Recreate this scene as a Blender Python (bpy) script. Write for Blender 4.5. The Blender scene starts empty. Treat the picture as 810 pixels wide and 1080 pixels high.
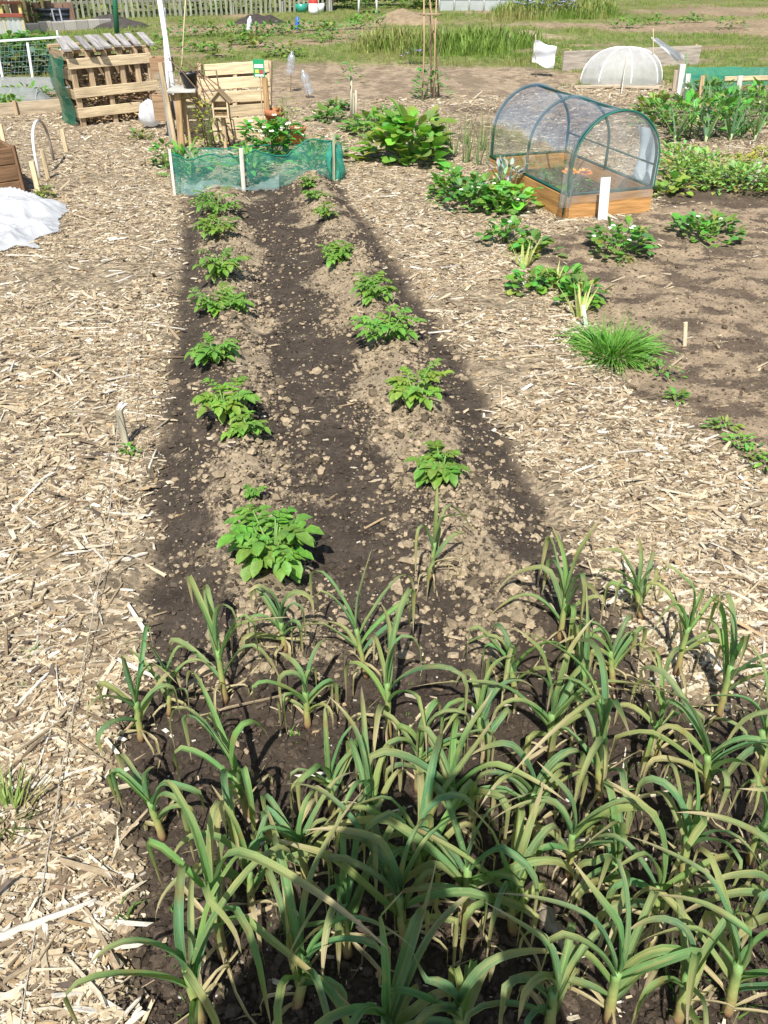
import bpy, math, random
import numpy as np
from mathutils import Vector, Matrix, Euler
R = math.radians
rnd = random.Random(7)
nr = np.random.default_rng(11)
scn = bpy.context.scene
col = scn.collection

# ------------------------------------------------------------------ camera
CAMH, F, TH = 1.6, 840.0, math.atan(597 / 840.0)
ST, CT = math.sin(TH), math.cos(TH)
cam_d = bpy.data.cameras.new("camera"); cam = bpy.data.objects.new("camera", cam_d); col.objects.link(cam)
cam_d.sensor_fit = 'VERTICAL'; cam_d.sensor_height = 36; cam_d.lens = 28
cam_d.clip_start = 0.02; cam_d.clip_end = 600
cam.location = (0, 0, CAMH); cam.rotation_euler = (R(90) - TH, 0, 0)
scn.camera = cam

def ray(px, py):
    u, v = px - 405.0, 540.0 - py
    return Vector((u, CT * F + ST * v, -ST * F + CT * v))
def flat(px, py, z=0.0):
    d = ray(px, py); t = (z - CAMH) / d.z
    return Vector((d.x * t, d.y * t, z))
def hgt(Y, py):
    d = ray(405, py); return CAMH + Y * d.z / d.y
def atY(px, py, Y):
    d = ray(px, py); t = Y / d.y
    return Vector((d.x * t, Y, CAMH + d.z * t))

# ------------------------------------------------------------------ noise + ground shape
def vnoise(x, y, seed=0):
    x = np.asarray(x, float); y = np.asarray(y, float)
    xi = np.floor(x).astype(np.int64); yi = np.floor(y).astype(np.int64)
    fx, fy = x - xi, y - yi
    fx = fx * fx * (3 - 2 * fx); fy = fy * fy * (3 - 2 * fy)
    def h(a, b):
        n = (a * 374761393 + b * 668265263 + seed * 974634777) & 0x7fffffff
        n = ((n ^ (n >> 13)) * 1274126177) & 0x7fffffff
        return ((n ^ (n >> 16)) & 0xffff) / 65535.0
    return (h(xi, yi) * (1 - fx) + h(xi + 1, yi) * fx) * (1 - fy) + (h(xi, yi + 1) * (1 - fx) + h(xi + 1, yi + 1) * fx) * fy
def fbm(x, y, seed=0, o=4):
    s, a, t = 0, .5, 0
    for i in range(o):
        s = s + a * vnoise(x * 2 ** i, y * 2 ** i, seed + i * 17); t += a; a *= .5
    return s / t
def sstep(a, b, x):
    t = np.clip((x - a) / (b - a), 0, 1); return t * t * (3 - 2 * t)
YAW = math.atan(188 / 1030.0)
CY, SY = math.cos(YAW), math.sin(YAW)
def bed_uw(x, y): return x * CY + y * SY, -x * SY + y * CY
def bed_xy(u, w): return u * CY - w * SY, u * SY + w * CY

def polysd(x, y, poly):
    """signed distance, negative inside"""
    x = np.asarray(x, float); y = np.asarray(y, float)
    d = np.full(x.shape, 1e9); ins = np.zeros(x.shape, bool)
    n = len(poly)
    for i in range(n):
        ax, ay = poly[i]; bx, by = poly[(i + 1) % n]
        ex, ey = bx - ax, by - ay
        t = np.clip(((x - ax) * ex + (y - ay) * ey) / (ex * ex + ey * ey + 1e-12), 0, 1)
        d = np.minimum(d, np.hypot(x - ax - t * ex, y - ay - t * ey))
        c = ((ay > y) != (by > y)) & (x < (bx - ax) * (y - ay) / ((by - ay) if by != ay else 1e-9) + ax)
        ins ^= c
    return np.where(ins, -d, d)
def pp(pts): return [tuple(flat(a, b)[:2]) for a, b in pts]
POTBED = [bed_xy(-.40, 1.3), bed_xy(1.0, 1.3), bed_xy(.99, 2.6), bed_xy(1.0, 3.7), bed_xy(.97, 5), bed_xy(.86, 7.2), bed_xy(-.36, 7.6), bed_xy(-.36, 5)]
GARBED = pp([(104, 722), (600, 690), (690, 722), (830, 748)]) + [(1.45, 1.3), (1.4, -.6), (-.62, -.6)] + pp([(160, 1080), (118, 830)])
SOILR = pp([(545, 262), (600, 318), (690, 425), (765, 478), (840, 520)]) + [(4.5, 2.6), (6, 4.4), (6, 5.7)] + pp([(800, 205), (700, 215), (600, 245)])
SOILC = pp([(690, 215), (705, 180), (900, 168), (900, 215)])
LEEKB = pp([(690, 152), (480, 160), (470, 112), (640, 108), (960, 112), (960, 152)])
PLOT_MID = pp([(272, 112), (283, 70), (400, 68), (560, 72), (640, 80), (560, 100), (400, 104)])
FARSOIL = [pp(q) for q in ([(168, 37), (168, 26), (300, 24), (420, 23), (420, 33), (300, 36)], [(168, 56), (200, 44), (300, 42), (390, 38), (392, 45), (300, 52)], [(600, 30), (640, 24), (960, 16), (960, 36), (700, 34)], [(395, 36), (540, 34), (600, 38), (520, 41), (400, 43)], [(-200, 70), (-200, 60), (60, 60), (60, 70)], [(640, 12), (960, 2), (960, 8), (700, 16)])]
TALLG = [pp(q) for q in ([(385, 58), (400, 46), (540, 43), (560, 50), (540, 60)], [(520, 22), (540, 8), (640, 6), (640, 20)])]
PLOT_L = pp([(-260, 112), (-260, 82), (60, 82), (76, 112)])
def zones(x, y):
    nz = (fbm(x * 7, y * 7, 3, 3) - .5)
    big = fbm(x * 1.6, y * 1.6, 9, 3) - .5
    u, w = bed_uw(x, y)
    pot = sstep(.05, -.05, polysd(x, y, POTBED) + nz * .09)
    gar = sstep(.06, -.06, polysd(x, y, GARBED) + nz * .2)
    sr = sstep(.10, -.10, polysd(x, y, SOILR) + nz * .3)
    sc = sstep(.10, -.10, polysd(x, y, SOILC) + nz * .25)
    lk = sstep(.10, -.10, polysd(x, y, LEEKB) + nz * .3)
    pm = sstep(.15, -.15, polysd(x, y, PLOT_MID) + nz * .5)
    pl = sstep(.15, -.15, polysd(x, y, PLOT_L) + nz * .5)
    far = sstep(12.6, 13.6, y + nz * 2 + .06 * np.abs(x))
    far = np.maximum(far, sstep(12.0, 12.8, y) * sstep(-5.2, -6.0, x))
    return dict(u=u, w=w, nz=nz, big=big, pot=pot, gar=gar, sr=sr, sc=sc, lk=lk, pm=pm, pl=pl, far=far)
def height(x, y, z=None, micro=True):
    x = np.asarray(x, float); y = np.asarray(y, float)
    z = z or zones(x, y)
    u, w = z['u'], z['w']
    n1 = fbm(x * 3, y * 3, 21, 3) - .5
    n2 = fbm(x * 14, y * 14, 31, 3) - .5
    n3 = fbm(x * 40, y * 40, 41, 2) - .5
    wob = (fbm(w * 1.3, w * .2, 5, 2) - .5) * .10
    rid = np.exp(-((u + .08 - wob) / .15) ** 2) + np.exp(-((u - .70 - wob) / .15) ** 2)
    hp = -.035 + .09 * rid + .05 * n2 * (.4 + rid) + .02 * n3 + .03 * n1
    hg = -.03 + .035 * n1 + .045 * n2 + .02 * n3
    hs = -.01 + .03 * n1 + .030 * n2 + .012 * n3
    hc = .02 * n1 + .014 * n2
    h = hc
    h = h * (1 - z['pot']) + hp * z['pot']
    h = h * (1 - z['gar']) + hg * z['gar']
    m = np.clip(z['sr'] + z['sc'] + z['lk'] + z['pm'] + z['pl'], 0, 1)
    h = h * (1 - m) + hs * m
    h = h + z['far'] * (.10 * (fbm(x * .5, y * .5, 51, 3) - .5))
    return h
def gz(x, y): return float(height(np.array([x]), np.array([y]))[0])
def G(px, py):
    p = flat(px, py)
    for _ in range(4):
        p = flat(px, py, gz(p.x, p.y))
    return p

# ------------------------------------------------------------------ mesh builder
class MB:
    def __init__(s): s.v = []; s.f = []; s.c = []; s.g = []; s.col = (.5, .5, .5); s.rn = random.Random(rnd.random())
    def vert(s, p, c=None, g=None):
        s.v.append((p[0], p[1], p[2])); s.c.append(c or s.col); s.g.append(g or (p[0], p[1], p[2])); return len(s.v) - 1
    def bar(s, p0, p1, w, t, up=(0, 0, 1), c=None, taper=1.0, bow=0):
        p0, p1 = Vector(p0), Vector(p1); d = p1 - p0; L = d.length; d.normalize()
        up = Vector(up); sd = d.cross(up)
        if sd.length < 1e-4: sd = d.cross(Vector((1, 0, .01)))
        sd.normalize(); n = sd.cross(d).normalized()
        k = len(s.v); o = s.rn.random() * 50
        ch = min(w, t) * .12
        for i, (p, q) in enumerate(((p0, 1.0), (p1, taper))):
            hw, ht = w * q / 2, t * q / 2
            for (a, b) in ((-hw + ch, -ht), (hw - ch, -ht), (hw, -ht + ch), (hw, ht - ch), (hw - ch, ht), (-hw + ch, ht), (-hw, ht - ch), (-hw, -ht + ch)):
                s.vert(p + sd * a + n * b, c, (i * L + o, a * 14 + o, b * 14))
        for j in range(8):
            s.f.append((k + j, k + (j + 1) % 8, k + 8 + (j + 1) % 8, k + 8 + j))
        s.f.append(tuple(k + 7 - j for j in range(8))); s.f.append(tuple(k + 8 + j for j in range(8)))
    def box(s, c0, size, rz=0, c=None):
        x, y, z = c0; L = size[0]
        d = Vector((math.cos(rz), math.sin(rz), 0)) * L / 2
        s.bar(Vector(c0) - d, Vector(c0) + d, size[1], size[2], c=c)
    def tube(s, pts, rad, n=8, c=None, cap=True, cols=None):
        pts = [Vector(p) for p in pts]; m = len(pts)
        if not hasattr(rad, '__len__'): rad = [rad] * m
        k = len(s.v); o = s.rn.random() * 50; L = 0
        ref = Vector((0, 0, 1)); prev = None
        for i, p in enumerate(pts):
            d = (pts[min(i + 1, m - 1)] - pts[max(i - 1, 0)]).normalized()
            if prev is None:
                a = d.cross(ref if abs(d.z) < .95 else Vector((1, 0, 0))).normalized()
            else:
                a = (prev - d * prev.dot(d)).normalized()
            prev = a; b = d.cross(a)
            if i: L += (p - pts[i - 1]).length
            for j in range(n):
                an = 2 * math.pi * j / n
                s.vert(p + (a * math.cos(an) + b * math.sin(an)) * rad[i], cols[i] if cols else c, (L + o, math.cos(an) * .4 + o, math.sin(an) * .4))
        for i in range(m - 1):
            for j in range(n):
                s.f.append((k + i * n + j, k + i * n + (j + 1) % n, k + (i + 1) * n + (j + 1) % n, k + (i + 1) * n + j))
        if cap:
            s.f.append(tuple(k + n - 1 - j for j in range(n))); s.f.append(tuple(k + (m - 1) * n + j for j in range(n)))
    def lathe(s, prof, n=20, c=None, base=(0, 0, 0), M=None):
        k = len(s.v); b = Vector(base)
        for (r, z) in prof:
            for j in range(n):
                an = 2 * math.pi * j / n
                p = Vector((r * math.cos(an), r * math.sin(an), z))
                if M is not None: p = M @ p
                s.vert(b + p, c, (z, an, r))
        for i in range(len(prof) - 1):
            for j in range(n):
                s.f.append((k + i * n + j, k + i * n + (j + 1) % n, k + (i + 1) * n + (j + 1) % n, k + (i + 1) * n + j))
    def grid(s, fn, nu, nv, c=None, cf=None):
        k = len(s.v)
        for i in range(nu + 1):
            for j in range(nv + 1):
                p = fn(i / nu, j / nv)
                s.vert(p, cf(i / nu, j / nv) if cf else c)
        for i in range(nu):
            for j in range(nv):
                a = k + i * (nv + 1) + j
                s.f.append((a, a + nv + 1, a + nv + 2, a + 1))
    def leaf(s, p, d, up, L, W, droop=.5, fold=.25, shape='ovate', c=(.1, .3, .05), c2=None, n=3, wav=0):
        """blade leaf folded on its midrib: 3 verts across"""
        d = Vector(d).normalized(); up = Vector(up); sd = d.cross(up)
        if sd.length < 1e-3: sd = d.cross(Vector((.3, .8, .2)))
        sd.normalize()
        k = len(s.v); p = Vector(p); c2 = c2 or c; st = L / n
        for i in range(n + 1):
            t = i / n
            if shape == 'ovate': w = (0.12, .95, .80, .05)[i] if n == 3 else math.sin(math.pi * min(1, t * .9 + .1)) ** .8
            elif shape == 'round': w = (0.15, .95, 1, .45)[i] if n == 3 else (math.sin(math.pi * min(1, t * .8 + .12))) ** .6
            else: w = 1 - t ** 1.6 if t > 0 else .8
            hw = W * w / 2
            nn = sd.cross(d).normalized()
            cc = tuple(c[q] * (1 - t) + c2[q] * t for q in range(3))
            wv = wav * W * s.rn.uniform(-1, 1)
            s.vert(p - sd * hw + nn * (fold * hw + wv), cc, (t * L, -w, 0)); s.vert(p, cc, (t * L, 0, 0)); s.vert(p + sd * hw + nn * (fold * hw - wv), cc, (t * L, w, 0))
            p = p + d * st
            d = (d - Vector((0, 0, 1)) * droop / n).normalized()
        for i in range(n):
            a = k + i * 3
            s.f.append((a, a + 1, a + 4, a + 3)); s.f.append((a + 1, a + 2, a + 5, a + 4))
    def ico(s, p, r, c=None, squash=1, jit=.25):
        k = len(s.v); ph = (1 + 5 ** .5) / 2
        V = [(-1, ph, 0), (1, ph, 0), (-1, -ph, 0), (1, -ph, 0), (0, -1, ph), (0, 1, ph), (0, -1, -ph), (0, 1, -ph), (ph, 0, -1), (ph, 0, 1), (-ph, 0, -1), (-ph, 0, 1)]
        Fc = [(0, 11, 5), (0, 5, 1), (0, 1, 7), (0, 7, 10), (0, 10, 11), (1, 5, 9), (5, 11, 4), (11, 10, 2), (10, 7, 6), (7, 1, 8), (3, 9, 4), (3, 4, 2), (3, 2, 6), (3, 6, 8), (3, 8, 9), (4, 9, 5), (2, 4, 11), (6, 2, 10), (8, 6, 7), (9, 8, 1)]
        for v in V:
            q = Vector(v).normalized() * r * (1 + s.rn.uniform(-jit, jit)); q.z *= squash
            s.vert(Vector(p) + q, c)
        for f in Fc: s.f.append(tuple(k + i for i in f))
    def build(s, name, m, parent=None, smooth=False, origin=None):
        me = bpy.data.meshes.new(name)
        v = s.v
        if parent is not None: o0 = parent.location
        elif origin is not None: o0 = Vector(origin)
        else: o0 = Vector((0, 0, 0))
        v = [(p[0] - o0[0], p[1] - o0[1], p[2] - o0[2]) for p in v]
        me.from_pydata(v, [], s.f)
        a = me.color_attributes.new('Col', 'FLOAT_COLOR', 'POINT')
        a.data.foreach_set('color', np.array([(*c, 1) for c in s.c], dtype=np.float32).ravel())
        g = me.attributes.new('Gr', 'FLOAT_VECTOR', 'POINT')
        g.data.foreach_set('vector', np.array(s.g, dtype=np.float32).ravel())
        if smooth: me.polygons.foreach_set('use_smooth', [True] * len(me.polygons))
        me.materials.append(m); me.update()
        o = bpy.data.objects.new(name, me); col.objects.link(o)
        if parent is not None: o.parent = parent
        else: o.location = o0
        return o

def thing(name, label, cat, loc, group=None):
    o = bpy.data.objects.new(name, None); o.empty_display_size = .05; col.objects.link(o)
    o.location = loc; o['label'] = label; o['category'] = cat
    if group: o['group'] = group
    return o
def tag(o, label, cat, group=None):
    o['label'] = label; o['category'] = cat
    if group: o['group'] = group
    return o
def stuff(o, label=None, cat=None):
    o['kind'] = 'stuff'
    if label: o['label'] = label; o['category'] = cat
    return o

# ------------------------------------------------------------------ materials
def nodes(name):
    m = bpy.data.materials.new(name); m.use_nodes = True
    nt = m.node_tree; nt.nodes.clear()
    return m, nt, nt.nodes.new, nt.links.new
def vmat(name, rough=.7, var=.3, scale=25, bump=.3, spec=.3, trans=0, stretch=(1, 1, 1), coord='Gr', detail=5, alpha=1.0, tint=(1, 1, 1), speck=None, bdist=.01):
    """base colour from the mesh's own 'Col' attribute, broken up by noise"""
    m, nt, N, L = nodes(name)
    out = N('ShaderNodeOutputMaterial'); pb = N('ShaderNodeBsdfPrincipled')
    at = N('ShaderNodeAttribute'); at.attribute_name = 'Col'
    if coord == 'Gr':
        cd = N('ShaderNodeAttribute'); cd.attribute_name = 'Gr'; cv = cd.outputs['Vector']
    else:
        cd = N('ShaderNodeTexCoord'); cv = cd.outputs['Object']
    mp = N('ShaderNodeMapping'); mp.inputs['Scale'].default_value = stretch; L(cv, mp.inputs['Vector'])
    nz = N('ShaderNodeTexNoise'); nz.inputs['Scale'].default_value = scale; nz.inputs['Detail'].default_value = detail; nz.inputs['Roughness'].default_value = .65
    L(mp.outputs[0], nz.inputs['Vector'])
    mr = N('ShaderNodeMapRange'); mr.inputs[1].default_value = .3; mr.inputs[2].default_value = .7; mr.inputs[3].default_value = 1 - var; mr.inputs[4].default_value = 1 + var
    L(nz.outputs['Fac'], mr.inputs[0])
    mx = N('ShaderNodeVectorMath'); mx.operation = 'MULTIPLY'; L(at.outputs['Color'], mx.inputs[0]); L(mr.outputs[0], mx.inputs[1])
    base = mx.outputs[0]
    if speck:
        n2 = N('ShaderNodeTexNoise'); n2.inputs['Scale'].default_value = speck[0]; n2.inputs['Detail'].default_value = 2
        tc = N('ShaderNodeTexCoord'); L(tc.outputs['Object'], n2.inputs['Vector'])
        cr = N('ShaderNodeValToRGB'); cr.color_ramp.elements[0].position = speck[2]; cr.color_ramp.elements[1].position = speck[2] + .06
        L(n2.outputs['Fac'], cr.inputs[0])
        mm = N('ShaderNodeMix'); mm.data_type = 'RGBA'; mm.inputs['B'].default_value = (*speck[1], 1)
        sc = N('ShaderNodeMath'); sc.operation = 'MULTIPLY'; sc.inputs[1].default_value = speck[3]; L(cr.outputs[0], sc.inputs[0])
        L(sc.outputs[0], mm.inputs['Factor']); L(base, mm.inputs['A']); base = mm.outputs['Result']
    L(base, pb.inputs['Base Color'])
    pb.inputs['Roughness'].default_value = rough; pb.inputs['Specular IOR Level'].default_value = spec
    if bump:
        bp = N('ShaderNodeBump'); bp.inputs['Strength'].default_value = bump; bp.inputs['Distance'].default_value = bdist
        L(nz.outputs['Fac'], bp.inputs['Height']); L(bp.outputs[0], pb.inputs['Normal'])
    sh = pb.outputs[0]
    if trans:
        tr = N('ShaderNodeBsdfTranslucent'); ms = N('ShaderNodeMixShader'); ms.inputs[0].default_value = trans
        tm = N('ShaderNodeVectorMath'); tm.operation = 'MULTIPLY'; tm.inputs[1].default_value = tint; L(base, tm.inputs[0]); L(tm.outputs[0], tr.inputs['Color'])
        L(sh, ms.inputs[1]); L(tr.outputs[0], ms.inputs[2]); sh = ms.outputs[0]
    if alpha < 1:
        tp = N('ShaderNodeBsdfTransparent'); ms = N('ShaderNodeMixShader'); ms.inputs[0].default_value = alpha
        L(tp.outputs[0], ms.inputs[1]); L(sh, ms.inputs[2]); sh = ms.outputs[0]
    L(sh, out.inputs['Surface'])
    return m
def clearmat(name, amt, c=(.8, .85, .85), rough=.12, dirt=.3, dscale=6, gloss=.08):
    """thin clear film: mostly see-through, patches of haze, a sheen"""
    m, nt, N, L = nodes(name)
    out = N('ShaderNodeOutputMaterial'); tp = N('ShaderNodeBsdfTransparent'); df = N('ShaderNodeBsdfDiffuse'); df.inputs[0].default_value = (*c, 1)
    tl = N('ShaderNodeBsdfTranslucent'); tl.inputs[0].default_value = (*c, 1)
    md = N('ShaderNodeMixShader'); md.inputs[0].default_value = .45; L(df.outputs[0], md.inputs[1]); L(tl.outputs[0], md.inputs[2])
    gl = N('ShaderNodeBsdfGlossy'); gl.inputs['Roughness'].default_value = rough; gl.inputs['Color'].default_value = (.9, .9, .9, 1)
    tc = N('ShaderNodeTexCoord'); nz = N('ShaderNodeTexNoise'); nz.inputs['Scale'].default_value = dscale; nz.inputs['Detail'].default_value = 4
    L(tc.outputs['Object'], nz.inputs['Vector'])
    mr = N('ShaderNodeMapRange'); mr.inputs[1].default_value = .4; mr.inputs[2].default_value = .75; mr.inputs[3].default_value = amt; mr.inputs[4].default_value = min(1, amt + dirt)
    L(nz.outputs['Fac'], mr.inputs[0])
    m1 = N('ShaderNodeMixShader'); L(mr.outputs[0], m1.inputs[0]); L(tp.outputs[0], m1.inputs[1]); L(md.outputs[0], m1.inputs[2])
    fr = N('ShaderNodeLayerWeight'); fr.inputs[0].default_value = .3
    fm = N('ShaderNodeMath'); fm.operation = 'MULTIPLY_ADD'; fm.inputs[1].default_value = .3; fm.inputs[2].default_value = gloss; L(fr.outputs['Fresnel'], fm.inputs[0])
    m2 = N('ShaderNodeMixShader'); L(fm.outputs[0], m2.inputs[0]); L(m1.outputs[0], m2.inputs[1]); L(gl.outputs[0], m2.inputs[2])
    bp = N('ShaderNodeBump'); bp.inputs['Strength'].default_value = .5; bp.inputs['Distance'].default_value = .03; L(nz.outputs['Fac'], bp.inputs['Height']); L(bp.outputs[0], gl.inputs['Normal'])
    L(m2.outputs[0], out.inputs['Surface'])
    return m
def ground_mat():
    m, nt, N, L = nodes('earth')
    out = N('ShaderNodeOutputMaterial'); pb = N('ShaderNodeBsdfPrincipled')
    at = N('ShaderNodeAttribute'); at.attribute_name = 'Col'
    zn = N('ShaderNodeAttribute'); zn.attribute_name = 'Gr'      # x: chips, y: dryness
    sp = N('ShaderNodeSeparateXYZ'); L(zn.outputs['Vector'], sp.inputs[0])
    tc = N('ShaderNodeTexCoord')
    n1 = N('ShaderNodeTexNoise'); n1.inputs['Scale'].default_value = 55; n1.inputs['Detail'].default_value = 8; n1.inputs['Roughness'].default_value = .75; L(tc.outputs['Object'], n1.inputs['Vector'])
    n2 = N('ShaderNodeTexNoise'); n2.inputs['Scale'].default_value = 9; n2.inputs['Detail'].default_value = 6; L(tc.outputs['Object'], n2.inputs['Vector'])
    a1 = N('ShaderNodeMapRange'); a1.inputs[1].default_value = .28; a1.inputs[2].default_value = .72; a1.inputs[3].default_value = .5; a1.inputs[4].default_value = 1.5; L(n1.outputs['Fac'], a1.inputs[0])
    a2 = N('ShaderNodeMapRange'); a2.inputs[1].default_value = .3; a2.inputs[2].default_value = .7; a2.inputs[3].default_value = .75; a2.inputs[4].default_value = 1.25; L(n2.outputs['Fac'], a2.inputs[0])
    mu = N('ShaderNodeMath'); mu.operation = 'MULTIPLY'; L(a1.outputs[0], mu.inputs[0]); L(a2.outputs[0], mu.inputs[1])
    # chip shaped cells on the mulch
    mp = N('ShaderNodeMapping'); mp.inputs['Rotation'].default_value = (0, 0, .5); mp.inputs['Scale'].default_value = (30, 75, 30)
    dn = N('ShaderNodeTexNoise'); dn.inputs['Scale'].default_value = 12; L(tc.outputs['Object'], dn.inputs['Vector'])
    dv = N('ShaderNodeVectorMath'); dv.operation = 'MULTIPLY_ADD'; dv.inputs[1].default_value = (.12, .12, 0); L(dn.outputs['Color'], dv.inputs[0]); L(tc.outputs['Object'], dv.inputs[2])
    L(dv.outputs[0], mp.inputs['Vector'])
    vo = N('ShaderNodeTexVoronoi'); vo.inputs['Scale'].default_value = 1; L(mp.outputs[0], vo.inputs['Vector'])
    sr = N('ShaderNodeSeparateColor'); L(vo.outputs['Color'], sr.inputs[0])
    a3 = N('ShaderNodeMapRange'); a3.inputs[3].default_value = .45; a3.inputs[4].default_value = 1.6; L(sr.outputs[0], a3.inputs[0])
    mc = N('ShaderNodeMix'); mc.data_type = 'FLOAT'; mc.inputs['A'].default_value = 1; L(sp.outputs[0], mc.inputs['Factor']); L(a3.outputs[0], mc.inputs['B'])
    m2 = N('ShaderNodeMath'); m2.operation = 'MULTIPLY'; L(mu.outputs[0], m2.inputs[0]); L(mc.outputs['Result'], m2.inputs[1])
    vm = N('ShaderNodeVectorMath'); vm.operation = 'MULTIPLY'; L(at.outputs['Color'], vm.inputs[0]); L(m2.outputs[0], vm.inputs[1])
    L(vm.outputs[0], pb.inputs['Base Color']); pb.inputs['Roughness'].default_value = .9
    a2c = N('ShaderNodeAttribute'); a2c.attribute_name = 'Col2'
    f1 = N('ShaderNodeMath'); f1.operation = 'MULTIPLY_ADD'; f1.inputs[1].default_value = .8; L(n1.outputs['Fac'], f1.inputs[0]); L(sp.outputs[1], f1.inputs[2])
    f2 = N('ShaderNodeMath'); f2.operation = 'MULTIPLY_ADD'; f2.inputs[1].default_value = .55; L(n2.outputs['Fac'], f2.inputs[0]); L(f1.outputs[0], f2.inputs[2])
    f3 = N('ShaderNodeMapRange'); f3.interpolation_type = 'SMOOTHSTEP'; f3.inputs[1].default_value = 1.06; f3.inputs[2].default_value = 1.29; L(f2.outputs[0], f3.inputs[0])
    cm = N('ShaderNodeMix'); cm.data_type = 'RGBA'; L(f3.outputs[0], cm.inputs['Factor']); L(at.outputs['Color'], cm.inputs['A']); L(a2c.outputs['Color'], cm.inputs['B'])
    L(cm.outputs['Result'], vm.inputs[0]); pb.inputs['Specular IOR Level'].default_value = .15
    ad = N('ShaderNodeMath'); ad.operation = 'MULTIPLY_ADD'; ad.inputs[1].default_value = .6; L(mc.outputs['Result'], ad.inputs[0]); L(n1.outputs['Fac'], ad.inputs[2])
    bp = N('ShaderNodeBump'); bp.inputs['Strength'].default_value = .8; bp.inputs['Distance'].default_value = .012; L(ad.outputs[0], bp.inputs['Height']); L(bp.outputs[0], pb.inputs['Normal'])
    L(pb.outputs[0], out.inputs['Surface'])
    return m
M_EARTH = ground_mat()
M_CHIP = vmat('mulch', .85, .22, 90, .3, .15, coord='Object')
M_CLOD = vmat('clod', .95, .3, 70, .7, .1, coord='Object')
M_WOOD = vmat('timber', .8, .42, 3.0, .5, .2, stretch=(1.2, 1, 1))
M_LEAF = vmat('leaf', .45, .26, 90, .6, .4, bdist=.004, trans=.3, tint=(1.3, 1.35, .65), coord='Object')
M_STRAP = vmat('strap_leaf', .55, .34, 30, .45, .35, trans=.3, tint=(1.3, 1.45, .65), stretch=(.10, .36, 1), speck=(110, (.36, .33, .15), .66, .6))
M_STEM = vmat('stem', .5, .2, 20, .2, .35, coord='Object')
M_GRASS = vmat('grass_blade', .5, .2, 3, 0, .3, trans=.3, tint=(1.4, 1.5, .7), coord='Object')
M_PLAS = vmat('plastic', .35, .06, 8, .05, .5, coord='Object')
M_PAINT = vmat('paint', .5, .12, 14, .1, .4, coord='Object')
M_SHEET = vmat('plastic_sheet', .28, .10, 5, .35, .5, trans=.35, coord='Object', bdist=.03, alpha=.86)
M_FLEECE = vmat('fleece', .7, .12, 12, .2, .2, trans=.35, coord='Object', alpha=.55)
M_CLAY = vmat('terracotta', .8, .2, 12, .2, .2, coord='Object')
M_NET = vmat('netting', .6, .3, 9, 0, .3, trans=.35, coord='Object', alpha=.40)
M_FILMW = vmat('torn_film', .3, .2, 20, .2, .5, trans=.3, coord='Object', alpha=.24)
M_NETDK = vmat('netting_dense', .6, .25, 20, 0, .3, trans=.3, coord='Object', alpha=.75)
M_TWINE = vmat('twine', .8, .2, 200, .2, .2, coord='Object')
M_FILM = clearmat('clear_film', .03, dirt=.2, dscale=5, gloss=.035)
M_FILMF = clearmat('front_film', .13, dirt=.22, dscale=6, gloss=.05)
M_BOTTLE = clearmat('bottle_plastic', .22, (.85, .9, .95), dirt=.3, dscale=14, gloss=.2)
M_PANEL = clearmat('corrugated_panel', .75, (.75, .8, .8), dirt=.2, dscale=2)

# ------------------------------------------------------------------ ground sheet
def raw_mesh(name, co, quads, colr, gr, m, smooth=True):
    me = bpy.data.meshes.new(name)
    me.vertices.add(len(co)); me.vertices.foreach_set('co', co.astype(np.float32).ravel())
    nf, k = quads.shape
    me.loops.add(nf * k); me.loops.foreach_set('vertex_index', quads.astype(np.int32).ravel())
    me.polygons.add(nf); me.polygons.foreach_set('loop_start', np.arange(0, nf * k, k, dtype=np.int32))
    me.update(calc_edges=True); me.validate()
    me.polygons.foreach_set('use_smooth', np.full(nf, smooth))
    a = me.color_attributes.new('Col', 'FLOAT_COLOR', 'POINT')
    a.data.foreach_set('color', np.concatenate([colr, np.ones((len(co), 1))], 1).astype(np.float32).ravel())
    g = me.attributes.new('Gr', 'FLOAT_VECTOR', 'POINT'); g.data.foreach_set('vector', gr.astype(np.float32).ravel())
    me.materials.append(m)
    o = bpy.data.objects.new(name, me); col.objects.link(o); return o
def axis(lo, flo, fhi, hi, st, gr=1.16):
    mid = list(np.arange(flo, fhi, st)); a = []; d = st; p = fhi
    while p < hi: a.append(p); d *= gr; p += d
    a.append(hi); b = []; d = st; p = flo - st
    while p > lo: b.append(p); d *= gr; p -= d
    b.append(lo)
    return np.array(b[::-1] + mid + a)
C_CHIP = np.array((.30, .235, .155)); C_DARK = np.array((.066, .051, .038)); C_DRY = np.array((.29, .228, .150)); C_GAR = np.array((.060, .045, .033))
C_BRN = np.array((.285, .215, .14)); C_BRND = np.array((.125, .093, .064)); C_TAN = np.array((.31, .235, .155)); C_GRASS = np.array((.17, .18, .06)); C_FAR = np.array((.27, .20, .125))
def grassy(x, y):
    g = sstep(.30, .42, fbm(x * .5, y * 1.3, 88, 3))
    for P in FARSOIL: g = g * sstep(-.25, .25, polysd(x, y, P) + (fbm(x * 1.5, y * 1.5, 66, 3) - .5) * 1.4)
    return g
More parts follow.
